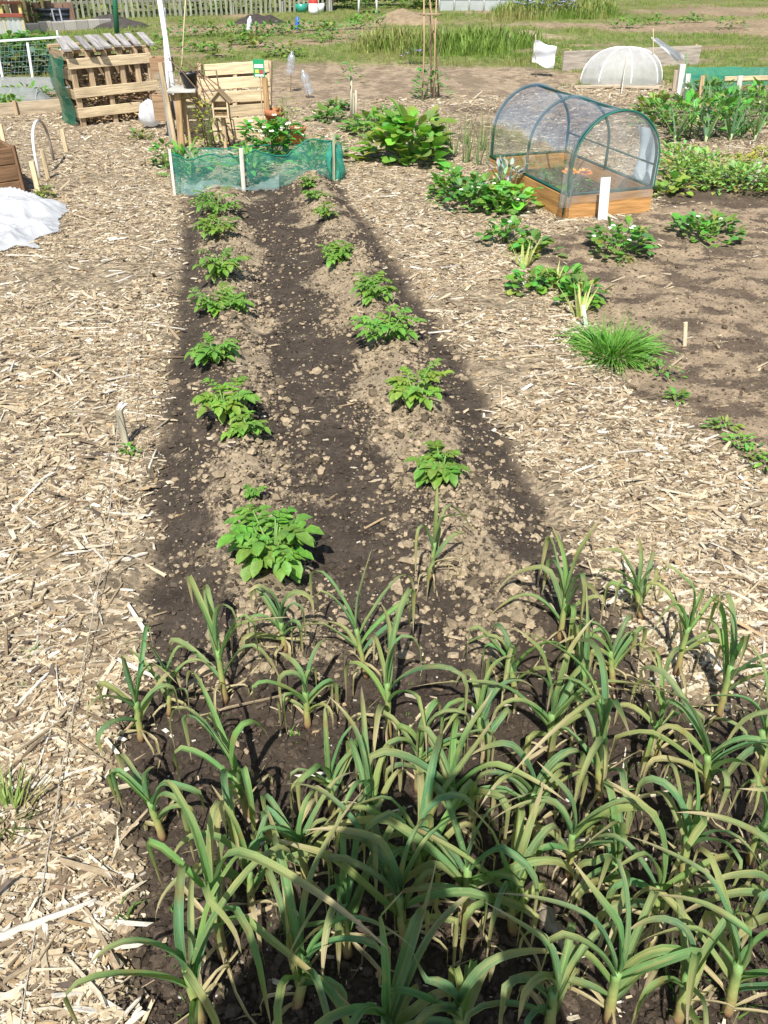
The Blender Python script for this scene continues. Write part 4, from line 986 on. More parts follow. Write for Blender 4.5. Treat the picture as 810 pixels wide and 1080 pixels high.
# ---- stakes and hoop beyond the planter
def stake(px, py, ptop, dx, w, c, lab, name='wooden_stake', group=None):
    b = G(px, py); m = MB(); m.bar(b - Vector((0, 0, .05)), atY(px + dx, ptop, b.y), w, w * .6, up=(0, 1, 0), c=c, taper=.92)
    return tag(m.build(name, M_WOOD, origin=b), lab, 'stake', group)
stake(41, 205, 170, -8, .04, jc(WOODP), 'pale wooden stake leaning at the corner of brown planter', group='short stakes')
stake(51, 189, 158, -7, .035, jc(WOODP), 'pale stake inside the white pipe hoop', group='short stakes')
stake(70, 160, 136, -5, .04, jc(WOODP), 'short pale stake right of the white pipe hoop', group='short stakes')
stake(6, 160, 131, -6, .04, jc(WOODP), 'pale stake behind the brown planter at left edge', group='short stakes')
b1, b2 = G(42, 187), G(57, 169); top = hgt((b1.y + b2.y) / 2, 128)
m = MB(); pts = []
for i in range(17):
    a = math.pi * i / 16; p = b1.lerp(b2, (1 - math.cos(a)) / 2); z = top * min(1, math.sin(a) ** .55) if 0 < i < 16 else -.05
    pts.append((p.x + .03 * math.cos(a * .5) * 0, p.y, max(-.05, z)))
m.tube(pts, .012, 8, cols=[(.78, .78, .76)] * 9 + [(.33, .28, .24)] * 8); tag(m.build('pipe_hoop', M_PLAS, None, True, origin=b1), 'bent pipe hoop, white on one leg, standing in the chips at left', 'hoop')
bush('low_weed', 'green weed at the foot of the stakes beside the white sheet', 'weed', 46, 208, .07, .07, .08, 50, .045, (.18, .26, .06))
# ---- twine along the left edge of the bed, and its peg
peg = G(133, 470); ptop = atY(125, 432, peg.y)
t = thing('marker_peg', 'pale wooden peg holding the twine at left edge of the potato bed', 'peg', peg)
m = MB(); m.bar(peg - Vector((0, 0, .06)), ptop, .026, .018, up=(0, 1, 0), c=(.42, .38, .28)); m.build('peg', M_WOOD, t)
def twine(pts, lab, r=.0014, c=(.45, .41, .33)):
    P = []
    for i in range(len(pts) - 1):
        for k in range(8): P.append(Vector(pts[i]).lerp(Vector(pts[i + 1]), k / 8) + Vector((rnd.uniform(-1, 1), rnd.uniform(-1, 1), 0)) * .003)
    P.append(Vector(pts[-1])); P = [Vector((p.x, p.y, max(p.z, gz(p.x, p.y) + .008))) for p in P]
    m = MB(); m.tube(P, r, 5, c=c); return tag(m.build('twine', M_TWINE, None, True, origin=P[0]), lab, 'string')
q1, q2, q3 = G(112, 600), G(70, 800), G(18, 1110)
twine([ptop - Vector((0, 0, .02)), q1 + Vector((0, 0, .04)), q2 + Vector((0, 0, .02)), q3], 'pale twine running from the peg toward the camera over left path')
twine([ptop - Vector((0, 0, .015)), G(150, 330) + Vector((0, 0, .03)), G(168, 235)], 'pale twine running from the peg to the far end of potato bed')
m = MB(); m.leaf(ptop + Vector((.01, 0, 0)), (.5, .6, .5), (0, 0, 1), .035, .014, .5, .5, 'round', (.7, .7, .66)); m.leaf(ptop + Vector((.0, 0, 0)), (.2, .8, .6), (0, 0, 1), .04, .014, .8, .5, 'round', (.7, .7, .66)); m.build('plastic_tie', M_PLAS, t, True)
bush('low_weed', 'tiny weed at the foot of the twine peg', 'weed', 137, 476, .035, .035, .03, 26, .022, (.14, .28, .05), nst=0)
blades('grass_clump', 'tuft of pale green grass in the chips at left edge', 'grass tuft', 8, 862, 60, .11, .006, (.22, .30, .08), 1.3, rad=.05)

# ================================================================== far left: wire fence, crops, hutch, picket fence
def wire_fence():
    A, B = G(-70, 86), G(62, 80); z1 = hgt(A.y, 43)
    t = thing('wire_fence', 'low wire fence with white posts and top rail round the far left crops', 'fence', (A + B) / 2)
    hr = hgt(B.y, 41); m = MB(); p, q = atY(-70, 48, A.y), atY(66, 39, B.y); m.bar(p, q, .03, .03, c=(.62, .66, .64)); m.build('top_rail', M_PAINT, t)
    for (px, py, tx, ty) in ((3, 84, -4, 47), (34, 82, 29, 45), (64, 56, 60, 32), (-50, 86, -60, 50)):
        b = G(px, py); m = MB(); m.bar(b - Vector((0, 0, .1)), atY(tx, ty, b.y), .035, .03, up=(0, 1, 0), c=(.72, .74, .72)); m.build('post', M_PAINT, t)
    m = MB()
    for i in range(34):
        a = A.lerp(B, i / 33); b = p.lerp(q, i / 33); m.tube([a, b], .0025, 4, c=(.2, .3, .25), cap=False)
    for k in range(1, 7):
        m.tube([A.lerp(p, k / 7), B.lerp(q, k / 7)], .0025, 4, c=(.2, .3, .25), cap=False)
    m.build('wire_mesh', M_PAINT, t)
wire_fence()
for i, (px, py) in enumerate(((4, 64), (16, 62), (28, 62), (40, 61), (52, 60))):
    bush('leafy_crop', '%s leafy green crop from the left in the far bed behind white fence posts' % ordn[i], 'vegetable', px, py, .26, .2, .38, 110, .12, (.11, .27, .05), 'leafy green crops behind the wire fence')
for i, (px, py) in enumerate(((6, 78), (20, 77), (38, 77), (50, 75))):
    bush('cabbage_plant', '%s blue green cabbage from the left behind the wire fence' % ordn[i], 'cabbage', px, py, .22, .18, .30, 70, .14, (.11, .20, .13), 'blue green cabbages behind the wire fence', 'round', .8)
for (px, py, w_, lab) in ((24, 96, .85, 'long low grey mesh tunnel over seedlings near the white fence'), (4, 108, .6, 'low grey mesh tunnel at the left edge, nearer than the long one')):
    b = G(px, py); t = thing('mesh_tunnel', lab, 'cloche', b)
    m = MB(); m.grid(lambda u, v: b + Vector(((u - .5) * w_ * 2, -.16 * math.cos(math.pi * v), .16 * math.sin(math.pi * v) * (1 - (2 * u - 1) ** 6) + .01)), 20, 10, c=(.42, .46, .44)); m.build('mesh_cover', M_FLEECE, t, True)
    for f in (.1, .37, .63, .9):
        m = MB(); m.tube([b + Vector(((f - .5) * w_ * 2, -.165 * math.cos(math.pi * v / 10), .165 * math.sin(math.pi * v / 10))) for v in range(11)], .006, 6, c=(.3, .33, .32)); m.build('hoop', M_PAINT, t, True)
    bush('low_weed', 'green growth along the front of the %s' % ('long mesh tunnel' if px == 24 else 'nearer mesh tunnel'), 'weed', px + 6, py + 6, w_ * .7, .12, .12, 120, .08, (.15, .30, .06), nst=0)
# kerb of stone in front of the picket fence
A, B = G(-260, 47), G(118, 29); t = thing('stone_edging', 'low grey stone edging running below the picket fence', 'edging', A)
m = MB(); d = B - A; nS = 26
for i in range(nS):
    a, b = A + d * (i / nS), A + d * ((i + .97) / nS); h = rnd.uniform(.15, .2); m.bar(a + Vector((0, 0, h / 2 - .03)), b + Vector((0, 0, h / 2 - .03)), h + .06, .14, up=(0, 1, 0), c=jc((.33, .31, .28), .15))
m.build('kerb_stones', M_CLOD, t)
# hutch
def hutch():
    b0, b1 = G(-60, 38), G(27, 33); Y = (b0.y + b1.y) / 2; t = thing('garden_hutch', 'timber framed hutch with red rail and clear corrugated panels, top left corner', 'hutch', b1)
    z = lambda py: hgt(Y, py)
    xr = atY(25, 20, Y).x; xl = xr - 2.6; zb = b1.z
    m = MB()
    def cor(u, v): return Vector((xl + (xr - xl) * u, Y - .02 + .012 * math.sin(u * 150), zb + (z(17) - zb) * v))
    m.grid(cor, 160, 1, c=(.6, .65, .65)); m.build('lower_panel', M_PANEL, t, True)
    m = MB(); m.bar((xl, Y - .05, z(16)), (xr + .02, Y - .05, z(16)), .07, .05, up=(0, 1, 0), c=(.24, .06, .04)); m.build('red_rail', M_PAINT, t)
    m = MB(); m.bar((xl, Y - .05, z(2.5)), (xr + .02, Y - .05, z(2.5)), .05, .05, up=(0, 1, 0), c=(.26, .08, .05)); m.build('upper_rail', M_PAINT, t)
    for k in range(6):
        x = xr - .03 - k * .42; m = MB(); m.bar((x, Y, zb - .05), (x, Y, z(-2)), .07, .05, up=(0, 1, 0), c=(.50, .40, .16)); m.build('post', M_WOOD, t)
    for k in range(6):
        x = xr - .03 - k * .42; m = MB(); m.bar((x, Y + 1.4, zb - .05), (x, Y + 1.4, z(-6)), .07, .05, up=(0, 1, 0), c=(.40, .32, .16)); m.build('rear_post', M_WOOD, t)
    m = MB(); m.grid(lambda u, v: Vector((xl - .1 + (xr - xl + .25) * u, Y - .15 + 1.7 * v, z(-1) + .14 * v + .012 * math.sin(u * 150))), 160, 1, c=(.6, .62, .6)); m.build('roof', M_PANEL, t, True)
hutch()
b = G(45, 31); t = thing('wooden_screen', 'plain brown board screen between the hutch and the dark water tank', 'screen', b)
for i in range(6):
    m = MB(); x = b.x - .72 + i * .25; m.bar((x, b.y + .5, b.z - .05), (x, b.y + .5, hgt(b.y, 3) + rnd.uniform(-.03, .02)), .235, .025, up=(0, 1, 0), c=jc((.19, .12, .085), .12)); m.build('board', M_WOOD, t)
bush('dark_bush', 'dark green bush in front of the brown board screen', 'bush', 41, 30, .42, .25, .52, 150, .10, (.07, .14, .035))
# water tank
b = G(60, 29); b.y += .15; t = thing('water_tank', 'dark slate plastic water tank standing against the picket fence', 'water tank', b)
hT = hgt(b.y, 8) - b.z; m = MB()
m.lathe([(.001, 0), (.40, 0), (.43, .03), (.44, hT * .32), (.455, hT * .34), (.44, hT * .36), (.45, hT * .64), (.465, hT * .66), (.45, hT * .68), (.46, hT - .05), (.48, hT - .04), (.48, hT), (.001, hT + .02)], 28, (.035, .045, .06), b); m.build('tank_body', M_PLAS, t, True)
m = MB(); m.tube([b + Vector((.05, -.44, .3)), b + Vector((.05, -.52, .3)), b + Vector((.05, -.53, .24))], .02, 8, c=(.3, .3, .32)); m.build('tap', M_PLAS, t, True)
for k, x in enumerate((.12, .3)):
    m = MB(); m.bar(b + Vector((x, -.55, -.05)), b + Vector((x - .02, -.53, hT * 1.02)), .035, .02, up=(0, 1, 0), c=(.30, .31, .33)); m.build('support_bar', M_WOOD, t)
# picket fence
def picket_fence():
    A, B = G(-300, 34), G(345, 14); A.y += 1.3; B.y += 1.0
    d = B - A; L = d.length; dn = d.normalized(); t = thing('picket_fence', 'tall weathered paling fence with gaps along the far left boundary', 'fence', (A + B) / 2)
    n = Vector((dn.y, -dn.x, 0)); m = MB(); k = int(L / .145); rg = random.Random(9)
    for i in range(k):
        p = A + d * ((i + .5) / k); p.z = gz(p.x, p.y); h = 1.45 + rg.uniform(-.06, .06); c = jc((.25, .26, .19), .25); lean = rg.uniform(-.03, .03) + .03
        q = p + Vector((0, 0, h)) + dn * lean
        m.bar(p + n * .035, q + n * .035, rg.uniform(.06, .08), .018, up=n, c=c, taper=.9)
    m.build('pales', M_WOOD, t)
    for z in (.35, 1.15):
        m = MB(); m.bar(A + Vector((0, 0, z)), B + Vector((0, 0, z)), .07, .04, up=n, c=(.22, .21, .17)); m.build('rail', M_WOOD, t)
    for i in range(11):
        p = A + d * (i / 10) - n * .06; p.z = gz(p.x, p.y); m = MB(); m.bar(p - Vector((0, 0, .2)), p + Vector((0, 0, 1.6)) , .11, .10, up=n, c=jc((.42, .42, .38))); m.build('post', M_WOOD, t)
    return A, B
FA, FB = picket_fence()
# hedge shrubs growing behind the fence, and bushes along the far edge
rg = random.Random(17)
for i in range(15):
    p = FA.lerp(FB, (i + .5) / 15) + Vector((rg.uniform(-.3, .3), 1.1 + rg.uniform(0, .5), 0)); p.z = gz(p.x, p.y)
    bush('hedge_shrub', 'green shrub behind the picket fence seen through its gaps', 'shrub', 0, i, .85, .5, rg.uniform(1.2, 1.9), 330, .18, rg.choice([(.07, .15, .03), (.13, .22, .05), (.09, .17, .04)]), 'shrubs behind the picket fence', ctr=p)
m = MB(); b = G(123, 36); m.tube([b - Vector((0, 0, .1)), atY(119, -30, b.y)], .055, 10, c=(.02, .13, .07)); tag(m.build('green_post', M_PAINT, None, True, origin=b), 'tall dark green post in front of the picket fence', 'post')

# ================================================================== right side
# ---- cold frame: wooden box, green tube hoops, clear film
def cold_frame():
    A = flat(595, 231); ex = (flat(688, 222) - A); W = .70; D = 1.32
    ex = ex.normalized(); ey = Vector((-ex.y, ex.x, 0)); A.z = 0
    t = thing('cold_frame', 'arched cold frame with green hoops and clear film on a brown wooden box', 'cold frame', A + ex * W / 2 + ey * D / 2)
    def P(x, y, z): return A + ex * x + ey * y + Vector((0, 0, z))
    hb = .155; cb = (.44, .235, .085)
    for (a, b, n, nm) in ((P(0, 0, 0), P(W, 0, 0), ey, 'front_board'), (P(0, D, 0), P(W, D, 0), ey, 'back_board'), (P(0, .013, 0), P(0, D - .013, 0), ex, 'side_board'), (P(W, .013, 0), P(W, D - .013, 0), ex, 'side_board')):
        m = MB(); z = Vector((0, 0, hb / 2 - .01)); m.bar(a + z, b + z, hb + .02, .022, up=n, c=jc(cb, .06)); m.build(nm, M_WOOD, t)
    m = MB(); m.f.append(tuple(m.vert(P(x, y, .045), (.07, .05, .036)) for x, y in ((.01, .01), (W - .01, .01), (W - .01, D - .01), (.01, D - .01)))); m.build('soil_fill', M_CLOD, t)
    m = MB(); m.grid(lambda u, v: P(.014 + .001, .05 + (D - .1) * u, .05 + .1 * v) + ex * .004 * math.sin(v * 60), 2, 40, c=(.35, .33, .31)); m.build('inner_lining', M_WOOD, t)
    cg = (.006, .06, .045); r = W / 2 - .005; zs = .34
    def arch(y, q, lean=0):
        """q 0..1 along the hoop from left foot to right foot"""
        L1 = zs - hb; La = math.pi * r; s = q * (2 * L1 + La)
        if s < L1: x, z = 0.005, hb + s
        elif s > L1 + La: x, z = W - .005, hb + (2 * L1 + La - s)
        else: a = (s - L1) / r; x, z = W / 2 - r * math.cos(a), zs + r * math.sin(a)
        return P(x, y, z)
    for y in (.02, D * .5, D - .02):
        m = MB(); m.tube([arch(y, -.0 + i / 40) for i in range(41)], .0105, 8, c=cg); m.build('hoop', M_PAINT, t, True)
    for x, z in ((0.0, hb + .012), (W, hb + .012)):
        m = MB(); m.tube([P(x, 0, z), P(x, D, z)], .010, 8, c=cg); m.build('base_tube', M_PAINT, t, True)
    for y in (0.0, D):
        m = MB(); m.tube([P(0, y, hb + .012), P(W, y, hb + .012)], .010, 8, c=cg); m.build('base_tube', M_PAINT, t, True)
    m = MB(); m.tube([P(W / 2, .0, zs + r), P(W / 2, D, zs + r)], .009, 8, c=cg); m.build('ridge_tube', M_PAINT, t, True)
    m = MB(); m.tube([P(W, .02, hb + .16), P(W, D, hb + .16)], .007, 8, c=cg); m.build('side_tube', M_PAINT, t, True)
    # roof film, rolled up on the near left so that the side is half open
    rg = random.Random(4)
    def off(p, u, v): 
        c = P(W / 2, 0, zs); d = Vector((p.x - (A + ex * W / 2).x, p.y - (A + ex * W / 2).y, p.z - zs)); k = 1.016 + .03 * (float(vnoise(u * 6, v * 9, 31)) - .5)
        return p
    def film(u, v):
        q = .0 + 1.0 * v; p = arch(D * u, q); n = Vector((0, 0, 0))
        a = math.pi * (q - .5); nn = ex * math.sin(a) + Vector((0, 0, math.cos(a)))
        return p + nn * (.013 - .02 * math.sin(math.pi * ((u * 2) % 1)) * (.4 + .6 * float(vnoise(u * 5, v * 6, 12))) + .01 * (float(vnoise(u * 14, v * 13, 17)) - .5))
    m = MB(); m.grid(film, 36, 40); m.build('clear_cover', M_FILM, t, True)
    def front(u, v, y=-.012):
        x = .005 + (W - .01) * u; zt = zs + math.sqrt(max(0, r * r - (x - W / 2) ** 2)) if 0 < u < 1 else zs
        return P(x, y + .012 * (float(vnoise(u * 5, v * 6, 22)) - .5) * 1.5, hb - .05 + (zt - hb + .05) * v)
    m = MB(); m.grid(lambda u, v: front(u, v, -.016), 30, 24); m.build('front_cover', M_FILMF, t, True)
    m = MB(); m.grid(lambda u, v: front(u, v, D + .014), 30, 24); m.build('back_cover', M_FILM, t, True)
    # gathered film hanging at the near left corner
    m = MB()
    def gath(u, v):
        a = 6.2832 * u; rr = .022 + .02 * (1 - v) + .014 * math.sin(a * 4 + v * 5)
        return P(-.03 + rr * math.cos(a), -.03 + rr * math.sin(a), hb - .06 + .42 * v) + ex * (.02 * v)
    m.grid(gath, 24, 14); m.build('gathered_film', M_FILM, t, True)
    # green edging on the film
    m = MB(); m.tube([arch(-.014, i / 40) + Vector((0, 0, .006)) for i in range(41)], .0065, 6, c=(.015, .14, .10)); m.build('cover_edging', M_PAINT, t, True)
    m = MB(); m.tube([P(-.012, .0, hb + .01), P(-.016, .0, .03)], .006, 6, c=cg); m.build('ground_tie', M_PAINT, t, True)
    # marigold and a few seedlings inside
    mb_ = P(.22, .28, .05); tm = thing('marigold_plant', 'orange marigold flowering inside the cold frame', 'flower', mb_)
    m = MB(); foliage(m, mb_, .09, .09, .13, 60, .05, (.09, .22, .04), asp=.35, rg=rg); m.build('foliage', M_LEAF, tm, True)
    m = MB()
    for (dx, dy, dz) in ((-.03, 0, .17), (.05, .02, .16), (.01, .06, .19)):
        c = mb_ + Vector((dx, dy, dz))
        m.tube([mb_, c], .003, 5, c=(.12, .24, .06))
    m.build('stems', M_STEM, tm, True)
    for (dx, dy, dz) in ((-.05, 0, .19), (.06, .02, .18)):
        c = mb_ + Vector((dx, dy, dz + .005)); m = MB()
        for ring, (n, l, e) in enumerate(((12, .06, .1), (9, .048, .5), (6, .034, 1.0))):
            for k in range(n):
                a = 6.283 * (k + ring * .4) / n; m.leaf(c, (math.cos(a), math.sin(a) - .3, e), (0, -.3, 1), l, .02, .2, .2, 'round', (.90, .27 + .05 * ring, .01))
        m.build('blossom', M_PAINT, tm)
    for (x, y, s) in ((.42, .5, .07), (.2, .75, .08), (.5, .95, .09), (.3, 1.15, .08), (.55, .25, .05)):
        q = P(x, y, .05); bush('seedling', {(.42): 'small green seedling in the middle of the cold frame', .2: 'small green seedling at left side of the cold frame', .5: 'small green seedling toward the right back of the cold frame', .3: 'small green seedling at the far end of the cold frame', .55: 'tiny green seedling right of the marigold in the cold frame'}[x], 'seedling', 0, y * 100, s, s, s * 1.3, 30, .04, (.12, .27, .06), 'seedlings in the cold frame', ctr=q, nst=0)
    # pale fleece hanging on the right hand side
    m = MB()
    def fl(u, v):
        p = P(W + .03 + .05 * math.sin(v * 3), .10 + .26 * u + .03 * v, .02 + .50 * v); return p + ex * (.02 * math.sin(u * 11 + v * 4))
    m.grid(fl, 16, 14, c=(.70, .80, .86)); tag(m.build('fleece_sheet', M_FLEECE2, None, True, origin=P(W, .2, 0)), 'pale blue white fleece hanging on the right side of the cold frame', 'fleece')
M_FLEECE2 = vmat('white_fleece', .7, .08, 30, .2, .2, trans=.35, coord='Object')
cold_frame()
# white plant label in front of the cold frame
def label_(px, py, ptop, w, c, lab, dx=3):
    b = G(px, py); q = atY(px + dx, ptop, b.y); m = MB(); m.bar(b - Vector((0, 0, .06)), q, w, .004, up=(0, 1, 0), c=tuple(x * .85 for x in c)); tag(m.build('plant_label', M_PLAS, origin=b), lab, 'label', 'white plant labels')
label_(636, 232, 187, .068, (.80, .80, .78), 'blank white plant label standing before the cold frame'); label_(797, 190, 171, .05, (.82, .80, .74), 'blank white plant label among the greenery at right edge', 4); label_(622, 345, 322, .018, (.8, .8, .78), 'small white label leaning left beside the chives', -7)

# ---- fleece tunnel
def fleece_tunnel():
    c = G(662, 92); Wd = .58; c.y += .40; t = thing('fleece_tunnel', 'rounded white fleece cloche stretched on hoops behind the cold frame', 'cloche', c)
    hT = hgt(c.y, 51); ax = Vector((1, .05, 0)).normalized(); ay = Vector((-.05, 1, 0))
    def dome(u, v, k=1.0):
        """u: round the tent, v: from the ground to the top; the cloth hangs slack between the hoops"""
        a = u * 6.2832; e = v * math.pi / 2; s_ = 1 - .06 * (1 - math.cos(a * 8)) / 2 * (1 - v) ** .5
        return c + (ax * (Wd * math.cos(a)) + ay * (.44 * math.sin(a))) * (math.cos(e) ** .8) * s_ * k + Vector((0, 0, hT * math.sin(e) ** .9 * k + .005))
    m = MB(); m.grid(dome, 96, 20, c=(.74, .74, .72)); m.build('fleece', M_FLEECE, t, True)
    for i in range(4):
        u = i / 8; m = MB(); m.tube([dome(u, v / 12, 1.012) for v in range(12)] + [dome(u, 1, 1.012)] + [dome(u + .5, 1 - v / 12, 1.012) for v in range(1, 13)], .010, 6, c=(.74, .75, .74)); m.build('hoop', M_PLAS, t, True)
    p = atY(661, 54, c.y - .3); m = MB(); q = G(655, 100); m.tube([q, q.lerp(c + Vector((0, -.1, hT)), .9)], .008, 6, c=(.5, .46, .38)); m.build('stick', M_WOOD, t)
    for i, (x, L) in enumerate(((-.8, .7), (-.25, .6))):
        q = c + ax * x + ay * -.48; m = MB(); m.bar(q + Vector((0, 0, .02)), q + Vector((L, .1 - .2 * i, .02)), .07, .03, c=jc((.4, .33, .24))); m.build('edge_board', M_WOOD, t)
fleece_tunnel()
# grey board beyond, two bag flags
p, q = G(604, 84), G(744, 72); p.y += .9; q.y += .4; t = thing('grey_board', 'long low weathered grey board on edge beyond the white fleece cloche', 'board', p)
m = MB(); m.bar(p + Vector((0, 0, .13)), q + Vector((0, 0, .13)), .30, .03, up=(0, 1, 0), c=(.36, .31, .26)); m.build('plank', M_WOOD, t)
for f in (.05, .5, .97):
    r_ = p.lerp(q, f) + Vector((0, .05, 0)); m = MB(); m.bar(r_ - Vector((0, 0, .1)), r_ + Vector((0, 0, .30)), .04, .04, up=(0, 1, 0), c=jc(WOOD)); m.build('peg', M_WOOD, t)
def bag_flag(gx, gy, tx, ty, pts, lab):
    b = G(gx, gy); t = thing('bag_flag', lab, 'bird scarer', b, 'white bags tied to canes')
    tp = atY(tx, ty, b.y); m = MB(); m.tube([b - Vector((0, 0, .05)), tp], .006, 6, c=(.5, .4, .26)); m.build('cane', M_WOOD, t, True)
    c = [atY(px, py, b.y - .02) for px, py in pts]; m = MB()
    def f(u, v): 
        p = c[0].lerp(c[1], u).lerp(c[3].lerp(c[2], u), v); return p + Vector((0, .045 * math.sin(u * 3.1 + v * 1.5) + .02 * math.sin(v * 9 + u * 4), .012 * math.sin(u * 8)))
    m.grid(f, 14, 14, c=(.78, .80, .82)); 
    def f2(u, v): return f(u, v) + Vector((0, .03 + .05 * math.sin(math.pi * u) * math.sin(math.pi * v), 0))
    m.grid(f2, 14, 14, c=(.78, .80, .82)); m.build('bag', M_SHEET, t, True)
bag_flag(566, 82, 565, 36, ((564, 42), (587, 50), (583, 73), (562, 66)), 'square white bag on a cane, left of the fleece cloche')
bag_flag(690, 88, 689, 30, ((687, 40), (693, 41), (721, 60), (716, 66)), 'narrow white bag blowing sideways on a cane above fleece cloche')
# ---- net covered frame at the right edge
def net_frame():
    A = G(719, 106); t = thing('net_table', 'low post frame topped with green netting at the right edge', 'net frame', A)
    zt = hgt(A.y, 74); Y0 = A.y
    for (px, py, tx, ty, c, w) in ((716, 106, 720, 68, (.70, .68, .62), .07), (723, 110, 726, 78, (.70, .68, .62), .055), (738, 114, 741, 80, (.52, .36, .2), .05), (776, 108, 781, 80, (.68, .66, .6), .06), (711, 96, 713, 74, (.4, .32, .24), .05), (850, 108, 858, 78, (.68, .66, .6), .06), (800, 92, 803, 72, (.4, .32, .24), .05)):
        b = G(px, py); m = MB(); m.bar(b - Vector((0, 0, .1)), atY(tx, ty, b.y), w, w * .7, up=(0, 1, 0), c=c); m.build('post', M_WOOD, t)
    p0, p1, p2, p3 = atY(722, 79, Y0 - .05), atY(900, 80, Y0 - .3), atY(900, 69, Y0 + .9), atY(722, 70, Y0 + .5)
    m = MB()
    def nf(u, v):
        q = p0.lerp(p1, u).lerp(p3.lerp(p2, u), v); return q - Vector((0, 0, .05 * math.sin(math.pi * v) * (1 + .6 * math.sin(u * 9)) + .02 * float(vnoise(u * 20, v * 6, 6))))
    m.grid(nf, 40, 8, c=(.04, .30, .20))
    m.grid(lambda u, v: nf(u, 0) + Vector((0, -.01, -.13 * v * (1 + .3 * math.sin(u * 11)))), 40, 4, c=(.05, .34, .23)); m.build('green_net', M_NETDK, t, True)
    m = MB(); m.bar(atY(764, 83, Y0 - .12), atY(900, 80, Y0 - .30), .05, .03, up=(0, 1, 0), c=(.58, .46, .28)); m.build('front_rail', M_WOOD, t)
    b = G(722, 104); m = MB(); m.tube([b, atY(724, 56, b.y)], .007, 6, c=(.12, .26, .10)); tag(m.build('green_cane', M_WOOD, None, True, origin=b), 'thin green cane standing at the left end of the net frame', 'cane')
net_frame()
# ---- leeks and leafy plants of the right rear bed
for i, (px, py, L) in enumerate(((712, 150, .5), (744, 150, .62), (770, 148, .5), (783, 146, .55), (796, 147, .5), (735, 128, .5), (806, 132, .5))):
    blades('leek_plant', ('upright leek with fanned leaves, %s from the left behind the right path' % ordn[i]) if i < 5 else ('leek in the second line, behind the second leek' if i == 5 else 'leek in the second line, cut off by right edge'), 'leek', px, py, 8, L * .85, .030, (.14, .25, .11), .75, 'leeks in the right rear bed', seed=i, stem=.06, droop=.8)
for i, (px, py, r, h, c, lab) in enumerate(((728, 146, .30, .42, (.12, .28, .05), 'bushy green plant between the first two leeks'), (757, 142, .24, .4, (.10, .26, .05), 'bushy green plant between the second and third leek'), (778, 134, .28, .40, (.11, .27, .05), 'bushy green plant behind the third and fourth leek'), (700, 134, .26, .26, (.13, .26, .06), 'low green plant left of leeks, behind the cold frame'), (805, 118, .35, .35, (.12, .26, .05), 'green plant under the net frame at right edge'), (690, 120, .25, .2, (.2, .27, .07), 'yellowish low plant beside the fleece cloche'), (748, 112, .3, .3, (.09, .2, .05), 'dark green plant under the netting posts'), (762, 122, .3, .3, (.10, .22, .08), 'leafy plant in front of the right white net post'))):
    bush('leafy_plant', lab, 'plant', px, py, r, r * .7, h, 125, .10, tuple(x * 1.3 for x in c), 'leafy plants in the right rear bed', asp=.5, up=.9)
# ---- feathery bed right of the cold frame
for i, (px, py, r, lab) in enumerate(((722, 190, .20, 'low pale green carrot leaved plant nearest the cold frame'), (742, 184, .30, 'broad mound of pale feathery greens right of the cold frame'), (760, 198, .27, 'front mound of pale feathery greens beside bare soil'), (784, 200, .27, 'mound of feathery greens at right, left of the last mound'), (810, 198, .3, 'mound of feathery greens cut by right edge below white label'), (716, 174, .2, 'back mound of feathery greens beside the blue white fleece'))):
    bush('feathery_plant', lab, 'vegetable', px, py, r * 1.15, r * .85, .18, 270, .055, (.28, .44, .12), 'mounds of feathery greens', asp=.5, nst=5, up=.8)
bush('lettuce_plant', 'small pale green plant at the right front corner of the cold frame', 'vegetable', 705, 204, .12, .1, .13, 50, .08, (.24, .38, .07), shape='round', asp=.8)
bush('golden_herb', 'bright yellow herb strip left of the white label at right edge', 'herb', 783, 172, .2, .07, .08, 140, .035, (.42, .46, .05), 'golden herbs')
bush('golden_herb', 'bright yellow herb clump above the white label at right edge', 'herb', 806, 166, .12, .08, .12, 110, .035, (.42, .46, .05), 'golden herbs')
# ---- strawberries and striped leaves along the bed edge
SG = (.15, .325, .06)
for i, (px, py, rx, h, n, fl, lab) in enumerate(((478, 206, .20, .18, 120, 6, 'strawberry plant with white flowers at the far left end of strawberry row'), (500, 218, .24, .2, 150, 8, 'large strawberry plant with many white flowers, left of the silver plant'),
    (528, 226, .16, .17, 70, 2, 'strawberry plant below the silver plant'), (532, 256, .14, .15, 60, 2, 'strawberry plant left of the striped yellow leaves near cold frame'), (562, 268, .11, .1, 50, 1, 'small strawberry plant right of the first striped leaves'),
    (560, 305, .12, .12, 45, 0, 'small strawberry plant on the chips left of middle striped leaves'), (592, 302, .10, .09, 45, 0, 'low strawberry plant right of the middle striped leaves'), (612, 318, .12, .12, 55, 0, 'strawberry plant just above the chives clump'),
    (652, 266, .22, .17, 130, 6, 'lone strawberry plant with white flowers in front of the white label'), (744, 250, .24, .13, 130, 4, 'lone strawberry plant on bare soil at right, below feathery greens'))):
    bush('strawberry_plant', lab, 'strawberry plant', px, py, rx, rx * .75, h, int(n * 1.15), .058, SG if i != 1 else (.11, .28, .05), 'strawberry plants along the bed edge', 'round', .82, 8, fl, fr=.012, seed=60 + i, up=.7)
bush('rhubarb_chard', 'yellow green broad leaved plant beside the cold frame corner', 'plant', 545, 222, .15, .12, .17, 36, .12, (.22, .42, .06), shape='round', asp=.75)
bush('silver_plant', 'silvery grey lacy leaved plant at the cold frame corner', 'plant', 531, 206, .14, .12, .26, 90, .10, (.42, .48, .42), asp=.28, up=1.0)
